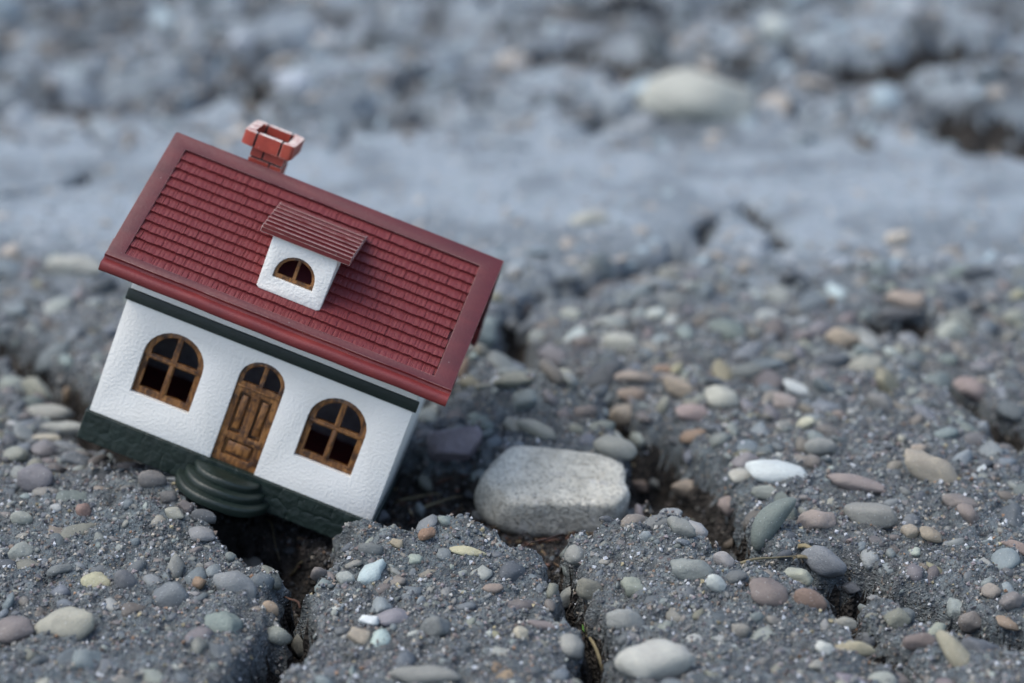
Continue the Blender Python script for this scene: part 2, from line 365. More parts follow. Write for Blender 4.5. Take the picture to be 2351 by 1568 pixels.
def wood_mat():
    m, t, b = nmat('varnished_brown_wood'); n = N(t); p = obj_co(n)
    mp = n.new('ShaderNodeMapping'); n.l(p, mp.inputs[0]); mp.inputs['Scale'].default_value = (5, 5, .8)
    a = n.noise(mp.outputs[0], 2.2, 6, .68, .6); k = n.noise(p, 5, 4, .6)
    c = n.ramp(a.outputs[0], [(.3, (.035, .014, .006)), (.45, (.15, .062, .018)), (.6, (.29, .130, .038)), (.78, (.40, .21, .075))])
    c = n.mix(n.ramp(k.outputs[0], [(.48, 0.0), (.62, .85)]), c, (.030, .013, .008))
    n.l(c, b.inputs['Base Color']); b.inputs['Roughness'].default_value = .38
    n.l(n.bump(n.math('ADD', a.outputs[0], k.outputs[0]), .03, .6), b.inputs['Normal']); return m
def plain_mat(name, c, rough=.7, var=.25, scale=6):
    m, t, b = nmat(name); n = N(t); p = obj_co(n); a = n.noise(p, scale, 4, .6)
    cc = n.ramp(a.outputs[0], [(.3, tuple(x * (1 - var) for x in c)), (.7, tuple(min(1, x * (1 + var)) for x in c))])
    n.l(cc, b.inputs['Base Color']); b.inputs['Roughness'].default_value = rough
    n.l(n.bump(a.outputs[0], .02, .5), b.inputs['Normal']); return m
ASPH, SOIL = asphalt_mat(), soil_mat()
PEB, PEBV = pebble_mat('pebble_surface'), pebble_mat('pebble_surface_small', True)
BEIGE = beige_stone_mat()
REDM = paint_mat('red_moulding_paint', (.12, .016, .017), (.155, .020, .020), (.21, .032, .027), .45, (.62, .42, .36), .6, (.5, 1.5, 1.5), radius=.012)
RED = paint_mat('red_roof_paint', (.075, .012, .016), (.092, .014, .018), (.115, .018, .020), .5, (.60, .44, .38), .6, (.5, 1.5, 1.5), radius=.02, wl=(.35, .55))
SHING = paint_mat('red_shingle_paint', (.125, .016, .019), (.155, .021, .023), (.25, .038, .030), .5, (.36, .06, .045), .5, (1, 1, 1), bdist=.02)
DORM = paint_mat('worn_dormer_roof_paint', (.11, .016, .018), (.15, .024, .024), (.19, .034, .03), .36, (.70, .52, .46), .85, (.5, 1, 1), radius=.022, wl=(.28, .5))
def worn_top(m):
    t = m.node_tree; n = N(t); b = t.nodes['Principled BSDF']; src = b.inputs['Base Color'].links[0].from_socket
    tc = n.new('ShaderNodeTexCoord'); sn = n.new('ShaderNodeSeparateXYZ'); n.l(tc.outputs['Normal'], sn.inputs[0])
    f = n.math('MULTIPLY', n.ramp(sn.outputs[2], [(.55, 0.0), (.9, 1.0)]), n.ramp(n.noise(tc.outputs['Object'], 6, 4, .7).outputs[0], [(.36, .15), (.52, .95)]))
    n.l(n.mix(f, src, (.72, .60, .52)), b.inputs['Base Color']); return m
BRICK = paint_mat('brick_paint', (.27, .034, .020), (.36, .050, .028), (.44, .080, .045), .5, (.75, .60, .50), .7, (1, 1, 1), radius=.016)
MORTAR = plain_mat('black_mortar', (.006, .007, .010), .85)
worn_top(BRICK)
GREEN = paint_mat('dark_green_paint', (.005, .012, .009), (.007, .016, .012), (.011, .023, .018), .42, (.035, .06, .055), .35, (1, 1, 1), bdist=.015)
STUCCO, WOOD = stucco_mat(), wood_mat()
INNER = plain_mat('inner_wall_paint', (.30, .28, .30), .8)
FLOORR = plain_mat('dark_red_inner_floor', (.12, .012, .012), .7)
STRAW = plain_mat('dry_straw', (.15, .125, .07), .7, .4, 3)
BARK = plain_mat('brown_debris', (.060, .028, .018), .8, .6, 6)
LEAFM = plain_mat('green_sprout_leaf', (.10, .24, .04), .5)

# ------------------------------------------------------------------ ground mesh
us = np.concatenate([-np.geomspace(3.2, .236, 44)[:-1], np.linspace(-.235, .235, 626), np.geomspace(.236, 3.2, 44)[1:]])
ys = [31.0]
while ys[-1] < 94: ys.append(ys[-1] + .052 * max(1, ys[-1] / 44) ** 1.5)
ys = np.array(ys)
ys = np.concatenate([np.linspace(-26, 30.2, 60), ys, np.geomspace(95, 14000, 70)])
U, Y = np.meshgrid(us, ys); X = U * (Y + 30)
Z, CRK = height(X.ravel(), Y.ravel(), True)
fade = np.exp(-np.maximum(Y.ravel() - 200, 0) / 300); Z *= fade
nr, nc = len(ys), len(us)
xr_, yr_ = X.ravel(), Y.ravel(); nearm = (yr_ > 30) & (yr_ < 95) & (CRK > .02)
wall_ = np.where(nearm, sstep(.02, .3, CRK), 0)           # broken crack walls: push them sideways too
V = np.stack([xr_ + wall_ * (.16 * vnoise(yr_ * 2.2, Z * 2.6, 301) + .08 * vnoise(yr_ * 6, Z * 7, 302)), yr_ + wall_ * (.14 * vnoise(xr_ * 2.2, Z * 2.6, 303) + .07 * vnoise(xr_ * 6, Z * 7, 304)), Z], 1)
idx = np.arange(nr * nc).reshape(nr, nc)
F = np.stack([idx[:-1, :-1], idx[:-1, 1:], idx[1:, 1:], idx[1:, :-1]], -1).reshape(-1, 4)
fc = CRK[F].max(1)
FX, FY = V[F, 0].mean(1), V[F, 1].mean(1)
# slabs = pieces of asphalt that the cracks part from each other (flood fill on a coarse raster)
GX0, GX1, GY0, GY1, GS = -24, 24, 30, 92, .2
gx, gy = np.arange(GX0, GX1, GS), np.arange(GY0, GY1, GS)
GXX, GYY = np.meshgrid(gx, gy); _, gcr = height(GXX.ravel(), GYY.ravel(), True); open_ = (gcr.reshape(GXX.shape) < .5)
lab = np.zeros(open_.shape, int); nl = 0; sizes = {}
for i in range(open_.shape[0]):
    for j in range(open_.shape[1]):
        if open_[i, j] and not lab[i, j]:
            nl += 1; st = [(i, j)]; lab[i, j] = nl; cnt = 0
            while st:
                a, b = st.pop(); cnt += 1
                for da, db in ((1,0),(-1,0),(0,1),(0,-1)):
                    c, d = a + da, b + db
                    if 0 <= c < open_.shape[0] and 0 <= d < open_.shape[1] and open_[c, d] and not lab[c, d]:
                        lab[c, d] = nl; st.append((c, d))
            sizes[nl] = cnt
keep = [k for k in sizes if sizes[k] * GS * GS > 6]
print('slabs', {k: round(sizes[k] * GS * GS) for k in keep})
main = max(keep, key=lambda k: sizes[k])
for _ in range(8):                                       # let the labels grow over the crack lips
    z0 = lab == 0
    for sh, ax in ((1,0),(-1,0),(1,1),(-1,1)):
        r = np.roll(lab, sh, ax); lab = np.where((lab == 0) & (r > 0), r, lab)
def slab_of(x, y):
    i = np.clip(((np.asarray(y) - GY0) / GS).astype(int), 0, lab.shape[0] - 1); j = np.clip(((np.asarray(x) - GX0) / GS).astype(int), 0, lab.shape[1] - 1)
    s = lab[i, j]; inside = (np.asarray(x) > GX0) & (np.asarray(x) < GX1) & (np.asarray(y) > GY0) & (np.asarray(y) < GY1)
    s = np.where(inside, s, main); return np.where(np.isin(s, keep), s, main)
sid = slab_of(FX, FY); sid = np.where(fc > np.where(FY > 58, .72, .55), 0, sid)
def sub_mesh(name, mask):
    f = F[mask]; u, inv = np.unique(f, return_inverse=True)
    return mesh(name, V[u], inv.reshape(f.shape))
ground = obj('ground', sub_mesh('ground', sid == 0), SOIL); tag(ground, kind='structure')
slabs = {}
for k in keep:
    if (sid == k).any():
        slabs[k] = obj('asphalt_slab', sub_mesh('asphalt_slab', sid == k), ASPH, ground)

# ------------------------------------------------------------------ stones
def ico(sub):
    bm = bmesh.new(); bmesh.ops.create_icosphere(bm, subdivisions=sub, radius=1)
    v = np.array([x.co[:] for x in bm.verts]); f = np.array([[q.index for q in x.verts] for x in bm.faces]); bm.free(); return v, f
ICO = {s: ico(s) for s in (1, 2, 3, 4, 5)}
def pebble_verts(sub, r, nplanes=9, sharp=9, rough=.03, planes=None):
    """a rounded polyhedron: soft minimum over random cutting planes"""
    d, f = ICO[sub]
    if planes is None:
        n = r.normal(size=(nplanes, 3)); n /= np.linalg.norm(n, axis=1)[:, None]; n = np.concatenate([n, -n * .999])
        dist = r.uniform(.72, 1.1, len(n))
    else:
        n = np.array([p[:3] for p in planes], float); dist = np.array([p[3] for p in planes]); n /= np.linalg.norm(n, axis=1)[:, None]
    q = np.maximum(d @ n.T / dist, 1e-3)
    rad = ((q ** sharp).sum(1) + .75 ** sharp) ** (-1 / sharp)
    s = r.uniform(0, 99)
    if rough:
        rad = rad * (1 + rough * (vnoise(d[:, 0] * 3 + s + d[:, 2] * 2, d[:, 1] * 3 - d[:, 2] * 2.3) + .5 * vnoise(d[:, 0] * 8 + s + d[:, 2] * 5, d[:, 1] * 8 - d[:, 2] * 6)))
    return d * rad[:, None], f
prs = np.random.default_rng(5)
SHAPES = []
for i in range(26):
    v, f = pebble_verts(3, prs, prs.integers(6, 11), *((prs.choice([7, 9, 12]), .09) if i < 9 else (prs.choice([16, 24, 40]), prs.choice([.08, .13])))); v /= np.abs(v).max(0)
    SHAPES.append(mesh('pebble', v, f)); SHAPES[-1].materials.append(PEB)
LOW = []
for i in range(40):
    v, f = pebble_verts(2 if i < 20 else 1, prs, prs.integers(4, 9), prs.choice([14, 24, 40]), .14); v /= np.abs(v).max(0); LOW.append((v, f))
PAL = [((.30,.30,.275), 5), ((.22,.235,.24), 7), ((.15,.165,.185), 7), ((.11,.12,.135), 5), ((.31,.285,.235), 3.2), ((.235,.195,.165), 3),
       ((.185,.15,.14), 2.6), ((.21,.235,.22), 2.5), ((.42,.42,.39), 2.0), ((.52,.55,.56), .5), ((.30,.19,.12), .6), ((.33,.29,.18), .7), ((.22,.195,.20), 2.5)]
pw = np.array([p[1] for p in PAL]); pw = pw / pw.sum()
def pick_col(r):
    c = np.array(PAL[r.choice(len(PAL), p=pw)][0]) * (.90, .97, .95) * r.uniform(.5, 1.15); return tuple(np.clip(c * r.uniform(.95, 1.05, 3), 0, .8))
def normal_at(x, y, e=.12):
    n = np.array([-(h1(x + e, y) - h1(x - e, y)) / (2 * e), -(h1(x, y + e) - h1(x, y - e)) / (2 * e), 1.0]); return n / np.linalg.norm(n)

# house placed by measurement: rotation and position of its base, in world terms
HR = np.array([[.93, .11207, .35006], [.36731, -.24799, -.89643], [-.01365, .96226, -.2718]])
HT = np.array([-5.5558, 2.4111, 47.8146])
# house pose = the camera-frame pose carried to world coordinates (the frame of M_CAM has y down, z forward)
HRW = M_CAM @ HR; HTW = M_CAM @ HT + np.array([0, 0, CAM_H])
def to_house(p): return HRW.T @ (np.asarray(p) - HTW)

placed = []          # x, y, radius of the stones already placed
def free(x, y, r):
    for a, b, c in placed:
        if (x - a) ** 2 + (y - b) ** 2 < (.8 * (r + c)) ** 2: return False
    return True
VDIR = np.array([0, math.cos(PITCH + R(4)), -math.sin(PITCH + R(4))])
def stone(px, py, w, h, ang, col, label=None, cat='stone', name='stone', shape=None, lift=.30, thick=.8, group=None, mat=None, parent=None, me=None, zadd=0):
    """a stone whose middle shows at this point of the ground, w x h seen from the front, long axis turned by ang"""
    P, t = hit(px, py); k = t / FPX
    a, b = w * k / 2, h * k / 2; c = min(a, b) * thick
    lum = sum(col) / 3; col = tuple(.78 * q + .22 * lum for q in col)
    x = np.array([math.cos(R(ang)), 0, 0]) + math.sin(R(ang)) * np.array([0, math.sin(PITCH + R(4)), math.cos(PITCH + R(4))])
    x /= np.linalg.norm(x); zv = -VDIR; y = np.cross(zv, x)
    Rm = np.stack([x, y, zv], 1)
    o = bpy.data.objects.new(name, me or SHAPES[shape if shape is not None else random.randrange(len(SHAPES))])
    link(o, parent)
    P = P + np.array([0, 0, lift * b + zadd]) + (-VDIR) * 0
    Mx = np.eye(4); Mx[:3, :3] = Rm @ np.diag([a, b, c]); Mx[:3, 3] = P
    o.matrix_world = Matrix(Mx.tolist()); o.color = (col[0] * .90, col[1] * .93, col[2] * .90, 1)
    if label: tag(o, label, cat, group)
    placed.append((P[0], P[1], max(a, c) * 1.0)); return o
GREY, DGREY, TAN, BROWN, MAUVE, GRN, PALE, OCH, PINK = (.27,.275,.27), (.13,.135,.15), (.33,.28,.21), (.19,.125,.10), (.20,.165,.175), (.19,.215,.185), (.50,.50,.46), (.36,.29,.15), (.34,.235,.20)

# ---- the big beige stone in the hollow, its own shape
pl = [(.17,.985,-.1,.935), (1,0,.1,1.77), (0,-1,0,1.0), (.61,-.79,0,1.59), (-.44,-.9,.1,1.17), (-.777,.63,.1,1.11),
      (.05,.768,.64,.36), (.05,-.55,.81,.90), (0,.1,-1,1.1), (.75,.1,.66,1.45), (-.8,0,.6,1.15), (.95,.5,0,1.78)]
v, f = pebble_verts(5, np.random.default_rng(3), sharp=19, rough=.022, planes=pl)
dent = np.exp(-(((v[:, 0] - 1.45) / .35) ** 2 + ((v[:, 1] - .15) / .22) ** 2)); v[:, 2] -= .10 * dent; v[:, 0] -= .07 * dent
big = obj('stone', mesh('stone', v * (1.20, .97, 1.0), f), BEIGE)
_d = ray(1268, 1125); _t = (-.30 - CAM_H) / _d[2]; big.location = (_d[0] * _t, _d[1] * _t, -.30); big.rotation_euler = (R(90) - PITCH - R(4), 0, 0)
tag(big, 'large pale beige stone with rounded corners lying in the hollow right of the toy house', 'stone')
placed.append((big.location.x, big.location.y, 1.7))
pl2 = [(0,.1,1,.7), (-.3,-1,.4,.75), (.9,-.6,.2,.85), (-1,0,.3,1.0), (1,.3,-.3,.95), (0,0,-1,.7), (0,1,0,.8), (.2,-.7,-.8,.8), (-.5,.3,1,.8)]
v, f = pebble_verts(4, np.random.default_rng(8), sharp=22, rough=.07, planes=pl2)
pm = mesh('stone', v / np.abs(v).max(0), f); pm.materials.append(PEB)
stone(1048, 1046, 138, 86, 8, (.25,.20,.235), 'mottled mauve stone with sharp edges in the hollow behind the white wall corner', me=pm, lift=.5)
L = stone
L(1100, 792, 90, 92, 20, (.36,.40,.36), 'pale green round stone peeking out under the right end of the red roof', lift=.5)
v, f = ICO[4]; v = v.copy(); v[:, 0] *= 1 - .12 * v[:, 1]; v[:, 0] += .55 * v[:, 1] ** 2 - .25; v[:, 1] = np.sign(v[:, 1]) * np.abs(v[:, 1]) ** 1.12
bean = mesh('stone', v / np.abs(v).max(0), f); bean.materials.append(PEB)
L(1772, 1212, 74, 150, -38, (.165,.20,.18), 'smooth grey green bean shaped stone standing in the long right hand crack', lift=.2, me=bean, thick=.9)
L(1888, 1322, 112, 72, -14, (.20,.21,.23), 'smooth blue grey stone wedged in the long crack above the right foreground slab', lift=.4)
L(1955, 1360, 44, 30, 0, (.12,.125,.14), 'small dark stone just below the smooth blue grey stone in the right crack', lift=.4)
L(85, 1110, 98, 72, 12, (.17,.16,.18), 'rounded purple grey stone lying left of the dark green plinth', lift=.4)
L(352, 1110, 66, 46, 10, (.17,.155,.15), 'brown grey stone tucked under the left part of the dark green plinth', lift=.3)
L(1500, 1540, 190, 118, 12, (.44,.43,.39), 'large smooth cream stone at the bottom edge right of the middle crack', lift=.25, shape=2)
L(1432, 1435, 62, 98, 76, (.27,.275,.26), 'upright grey stone hanging on the right lip of the middle crack', lift=.1)
L(1322, 1297, 60, 58, 0, (.26,.26,.24), 'speckled grey stone at the left tip of the right foreground slab', lift=.2)
L(1352, 1358, 52, 74, 60, (.20,.19,.15), 'dark olive fossil like stone on the left wall of the right foreground slab', lift=.1)
L(1590, 1322, 106, 56, -8, (.235,.255,.24), 'oval grey green stone speckled with black on top of the right slab', lift=.3)
L(1763, 1378, 108, 72, -20, (.20,.155,.14), 'wedge shaped brown stone with a smooth face in the right slab', lift=.3)
L(1862, 1388, 84, 52, -14, (.24,.15,.11), 'pitted reddish brown stone beside the brown wedge stone', lift=.3)
L(1664, 1298, 62, 42, -25, (.33,.30,.29), 'glossy banded stone with a pale pink end above the oval stone', lift=.35)
L(1690, 1330, 58, 38, 8, (.13,.14,.145), 'dark slate stone directly below the glossy banded stone', lift=.2)
L(1645, 1352, 52, 40, -20, (.46,.49,.47), 'angular white and grey speckled stone right of the oval grey green stone', lift=.35)
L(1563, 1218, 78, 46, -25, (.25,.255,.235), 'knobbly grey stone on the crest of the right slab next to the beige stone', lift=.35)
L(848, 1432, 50, 28, 6, (.72,.75,.76), 'bright white pebble on the middle slab', 'pebble', 'stone', lift=.5)
L(827, 1468, 60, 48, 0, (.34,.28,.21), 'round tan stone just below the bright white pebble', lift=.3)
L(975, 1560, 175, 60, 0, (.24,.24,.22), 'flat grey stone cut by the bottom edge of the middle slab', lift=.25)
L(1132, 1358, 26, 50, 86, (.28,.21,.17), 'upright tan bar shaped pebble in the centre of the middle slab', 'pebble', lift=.2)
L(793, 1337, 48, 42, 0, (.32,.34,.32), 'pale grey faceted stone on the left part of the middle slab', lift=.3)
L(979, 1235, 46, 34, 30, (.30,.17,.10), 'rusty triangular stone near the crest of the middle slab', lift=.25)
L(911, 1256, 34, 26, 0, (.36,.29,.19), 'small golden tan pebble near the crest of the middle slab', 'pebble', lift=.35)
L(1108, 1195, 52, 30, 5, (.25,.23,.20), 'brown grey stone sitting on the crest between middle slab and beige stone', lift=.4)
L(866, 1190, 56, 34, 10, (.14,.14,.15), 'dark stone that the right bottom corner of the house rests against', lift=.1)
L(390, 1380, 92, 84, 20, (.15,.17,.19), 'smooth dark blue grey stone sunk into the left slab', lift=.12)
L(540, 1350, 110, 74, -20, (.23,.24,.25), 'blurred edged grey stone sunk flush beside the left crack', lift=.08)
L(222, 1345, 82, 62, 10, (.42,.39,.24), 'flaking yellow stone with a groove on the left slab', lift=.15)
L(150, 1445, 170, 96, 24, (.36,.34,.27), 'wide lumpy beige stone patch low on the left slab', lift=.05)
L(30, 1455, 100, 66, 5, (.20,.165,.16), 'round brown stone at the left edge of the picture', lift=.25)
L(622, 1403, 40, 38, 0, (.36,.25,.16), 'orange rimmed pebble on the lip of the left crack', 'pebble', lift=.2)
L(582, 1300, 56, 42, 0, (.33,.30,.26), 'beige pebble on the right shoulder of the left slab', 'pebble', lift=.3)
L(462, 1235, 68, 40, -8, (.22,.22,.23), 'flat grey stone on the left slab below the green steps', lift=.12)
L(402, 1184, 50, 32, -10, (.34,.33,.27), 'pale stone lying in front of the green steps', lift=.3)
L(52, 1197, 52, 36, 10, (.30,.31,.27), 'round grey beige stone at the far left above the yellow stone', lift=.35)
L(192, 1183, 40, 40, -30, (.27,.16,.13), 'reddish triangular stone on the upper part of the left slab', lift=.3)
L(290, 1342, 54, 56, 0, (.13,.135,.15), 'dark pebble right of the flaking yellow stone', 'pebble', lift=.1)
L(135, 1322, 66, 30, 20, (.14,.155,.16), 'long dark grey stone above left of the flaking yellow stone', lift=.25)
L(1932, 787, 82, 50, -3, (.40,.31,.22), 'blurred tan brick shaped stone in the right middle distance', lift=.45)
L(2185, 772, 72, 50, 0, (.36,.38,.33), 'blurred pale green stone in the right middle distance', lift=.45)
L(2080, 700, 100, 46, 0, (.38,.29,.23), 'blurred pinkish stone over the dark hollow in the right distance', lift=.55)
L(2065, 738, 110, 34, 5, (.13,.13,.14), 'blurred dark flat stone under the pinkish stone in the right distance', lift=.3)
L(2228, 912, 96, 56, -24, (.30,.22,.20), 'blurred brownish pink stone on the right side', lift=.4)
L(1425, 803, 88, 58, -12, (.38,.38,.33), 'blurred light grey block shaped stone beyond the beige stone', lift=.45)
L(1655, 930, 90, 62, -14, (.40,.39,.33), 'blurred cream stone in the middle distance right of centre', lift=.4)
L(1598, 962, 100, 44, -16, (.33,.24,.225), 'blurred flat pink stone left below the blurred cream stone', lift=.35)
L(1452, 878, 96, 34, 0, (.33,.26,.21), 'upper of two blurred tan stones stacked beyond the crack', lift=.5)
L(1452, 912, 72, 36, 0, (.31,.225,.17), 'lower of two blurred tan stones stacked beyond the crack', lift=.3)
L(1440, 972, 60, 86, 80, (.27,.22,.17), 'blurred upright brown stone standing at the crack beyond the beige stone', lift=.1)
L(1558, 898, 80, 48, -30, (.33,.26,.19), 'blurred tan brown stone right of the two stacked tan stones', lift=.4)
L(1782, 1096, 165, 62, -8, (.56,.60,.60), 'flat whitish split stone in front right of centre', lift=.3)
L(1700, 1100, 62, 40, 0, (.44,.42,.36), 'small cream stone touching the left end of the flat whitish stone', lift=.25)
L(1760, 1138, 74, 36, 0, (.25,.27,.24), 'grey green stone below the flat whitish split stone', lift=.3)
L(1975, 1120, 158, 40, -16, (.27,.215,.20), 'long brown rod shaped stone right of the flat whitish stone', lift=.35)
L(2140, 1090, 150, 70, -26, (.34,.29,.225), 'large blurred tan wedge stone in the right middle ground', lift=.3)
L(1998, 1198, 124, 66, -8, (.24,.235,.215), 'grey rounded block stone right of the pinkish wedge stone', lift=.35)
L(1872, 1208, 96, 60, 8, (.33,.26,.225), 'pinkish brown wedge stone right of the grey green bean shaped stone', lift=.3)
L(1672, 1176, 52, 50, 0, (.28,.215,.19), 'pinkish brown stone on the right lip of the dark crack', lift=.3)
L(2088, 1227, 44, 40, 0, (.33,.27,.20), 'tan pebble right of the grey rounded block stone', 'pebble', lift=.35)
L(2135, 1238, 62, 36, -25, (.30,.24,.17), 'tan oblong pebble beyond the small round tan pebble on the right', 'pebble', lift=.3)
L(1885, 1035, 78, 46, 12, (.27,.27,.25), 'grey block stone behind the long brown rod shaped stone', lift=.4)
L(1830, 905, 76, 34, -25, (.55,.57,.56), 'blurred white pebble in the right middle distance', 'pebble', lift=.4)
L(1850, 982, 46, 32, 12, (.50,.48,.34), 'blurred pale yellow pebble in the right middle distance', 'pebble', lift=.4)
L(1800, 932, 66, 46, -10, (.32,.26,.235), 'blurred pinkish brown stone between white and yellow pebbles', lift=.4)
L(2110, 1035, 40, 24, 0, (.40,.32,.25), 'small blurred tan pebble above the large tan wedge stone', 'pebble', lift=.4)
L(2220, 1188, 64, 42, -40, (.24,.19,.17), 'rounded brown stone near the right edge', lift=.35)
L(2350, 1270, 110, 34, -16, (.28,.20,.17), 'long reddish stone cut by the right edge of the picture', lift=.3)
L(2275, 1368, 46, 44, 0, (.30,.25,.21), 'round tan pebble by the far end of the right crack', 'pebble', lift=.35)
L(2320, 1395, 62, 46, 0, (.20,.175,.17), 'dark brown block stone at the right edge beside the crack', lift=.35)
L(2230, 1445, 62, 52, 10, (.21,.18,.16), 'brown wedge stone on the near lip of the right crack', lift=.3)
L(2310, 1448, 62, 30, -25, (.33,.23,.15), 'smooth orange tan stone at the right edge below the crack', lift=.3)
L(2115, 1482, 88, 42, 5, (.20,.15,.135), 'purple brown oval stone low on the right slab', lift=.3)
L(2060, 1426, 58, 50, 20, (.22,.22,.17), 'olive stone split by a groove in the right slab', lift=.25)
L(1965, 1496, 96, 36, -6, (.37,.32,.20), 'flat yellow tan oval stone low on the right slab', lift=.2)
L(1940, 1437, 58, 32, 0, (.28,.26,.215), 'flat sandy brown stone beside the narrow crack of the right slab', lift=.2)
L(1893, 1497, 48, 32, -5, (.50,.51,.47), 'knobbly off white pebble left of the flat yellow tan stone', 'pebble', lift=.35)
L(2200, 1520, 52, 150, 35, (.36,.32,.22), 'long pale yellow stone near the bottom right corner', lift=.1)
L(1455, 1352, 66, 50, -20, (.28,.30,.24), 'flat round green stone with a brown rim set into the right slab', lift=.02)
L(1075, 1268, 90, 30, -8, (.44,.40,.24), 'ragged pale yellow chalky stone set flush in the middle slab', lift=.02)
L(1305, 1375, 40, 92, -56, (.37,.38,.35), 'thin pale rim stone on the right edge of the middle slab', lift=.1)
L(1245, 1440, 72, 26, -10, (.22,.175,.17), 'long purple brown stone near the right edge of the middle slab', lift=.25)
L(1310, 1490, 70, 60, -35, (.28,.275,.25), 'flat grey wedge stone on the lip above the green sprout', lift=.15)
L(1195, 1463, 40, 40, 30, (.48,.42,.31), 'cream coloured pebble on the right part of the middle slab', 'pebble', lift=.35)
L(1592, 272, 285, 160, -4, (.43,.43,.38), 'big blurred pale stone in the far background', lift=.35, shape=17)
L(1780, 85, 74, 66, 0, (.52,.55,.52), 'small blurred white stone near the top edge', lift=.5)
L(668, 200, 90, 58, 0, (.46,.50,.58), 'blurred pale bluish stone in the background above the roof', lift=.5)
L(548, 110, 62, 46, 0, (.44,.47,.54), 'smaller blurred pale bluish stone near the top above the chimney', lift=.5)
L(2062, 556, 62, 36, 0, (.50,.43,.36), 'single blurred pale peach stone in the right background', lift=.4)
L(180, 622, 150, 52, -3, (.44,.43,.38), 'blurred flat cream stone left of the roof eave', lift=.35)
L(1355, 512, 100, 36, 4, (.45,.44,.38), 'blurred flat cream stone beyond the right roof corner', lift=.45)
L(1575, 578, 0.1, 0.1, 0, GREY) if False else None
L(120, 960, 110, 42, 0, (.34,.33,.29), 'blurred pale stone left of the white house wall', lift=.4)
L(150, 992, 120, 38, 0, (.30,.30,.27), 'blurred flat stone just below the blurred pale stone on the left', lift=.3)
L(108, 1012, 70, 26, 0, (.42,.37,.28), 'blurred cream pebble left of the dark green plinth corner', 'pebble', lift=.3)
L(1235, 998, 110, 40, -18, (.31,.30,.25), 'curved beige stone on the rubble heap behind the big beige stone', lift=.5)
L(1178, 985, 46, 44, 0, (.30,.29,.25), 'round stone at the left end of the rubble heap behind the beige stone', lift=.4)
L(1410, 1040, 110, 56, -10, (.27,.27,.235), 'grey stone on the rubble heap above the right end of the beige stone', lift=.35)
L(1575, 1140, 44, 90, 80, (.33,.255,.19), 'tall orange brown stone edge beside the dark crack', lift=.2)
L(1500, 1115, 76, 26, -20, (.26,.26,.24), 'flat grey stone right of the beige stone', lift=.3)
L(1468, 1150, 34, 46, 50, (.24,.17,.13), 'dark brown oval pebble right of the beige stone', 'pebble', lift=.2)
L(385, 1146, 44, 34, 10, (.11,.105,.105), 'dark stone under the left end of the green steps', lift=.3)
L(428, 1172, 40, 32, -10, (.12,.10,.10), 'small dark brown stone under the front of the green steps', lift=.3)
L(470, 1192, 60, 36, 0, (.10,.105,.115), 'dark grey stone the green steps rest on at the lip of the left crack', lift=.2)
n_hero = len(placed)

# ---- embedded pebbles: the 300 that show largest are parts of their slab, the rest one joined part
cand = []
def in_view(x, y, z):
    v = M_CAM.T @ (np.array([x, y, z - CAM_H])); px = 1175.5 + FPX * v[0] / v[2]; py = 784 + FPX * v[1] / v[2]; return px, py, v[2]
grid = {}
def g_ok(x, y, r, f=.78):
    i, j = int(x // .9), int(y // .9)
    for a in (i - 1, i, i + 1):
        for b in (j - 1, j, j + 1):
            for (p, q, s) in grid.get((a, b), ()):
                if (x - p) ** 2 + (y - q) ** 2 < (f * (r + s)) ** 2: return False
    return True
def g_add(x, y, r): grid.setdefault((int(x // .9), int(y // .9)), []).append((x, y, r))
NC = 80000
cy_ = 31 + (90 - 31) * rng.random(NC) ** 1.15; cx_ = (rng.random(NC) * 2 - 1) * (.33 * cy_ + 2.0)
k0 = 0
for (px, py, rx, ry, n_) in ((1300,985,1.7,1.1,420), (1100,900,.8,1.0,160), (1500,1120,.6,1.2,160), (1440,540,4,2,420), (1700,880,4,4,500), (1560,1210,1.2,.8,120), (120,980,3,2,300)):
    c0 = flat(px, py); cx_[k0:k0 + n_] = c0[0] + rx * rng.normal(size=n_); cy_[k0:k0 + n_] = c0[1] + ry * rng.normal(size=n_); k0 += n_
NF = 4200; cy_[k0:k0 + NF] = 57 + 35 * rng.random(NF) ** 1.2; cx_[k0:k0 + NF] = rng.uniform(-1, 1, NF) * (.25 * cy_[k0:k0 + NF] + 1)
cz_, cc_ = height(cx_, cy_, True)
e = .12
nx_ = -(height(cx_ + e, cy_) - height(cx_ - e, cy_)) / (2 * e); ny_ = -(height(cx_, cy_ + e) - height(cx_, cy_ - e)) / (2 * e)
dens = .5 + .5 * vnoise(cx_ * .35, cy_ * .35, 200)
size = .088 * (1 - rng.random(NC)) ** (-1 / 2.0); size = np.minimum(size, .60 - .32 * rng.random(NC))
size = size * (1 + .28 * sstep(44, 50, cy_)) * (1 - .2 * sstep(58, 63, cy_))
size[:k0] = np.maximum(size[:k0], rng.uniform(.14, .46, k0)); size[k0:k0 + NF] = np.where(cy_[k0:k0 + NF] < 67, rng.uniform(.12, .26, NF), rng.uniform(.18, .55, NF) + (rng.random(NF) < .04) * .6)
order = np.argsort(-size); HP = np.array(placed)
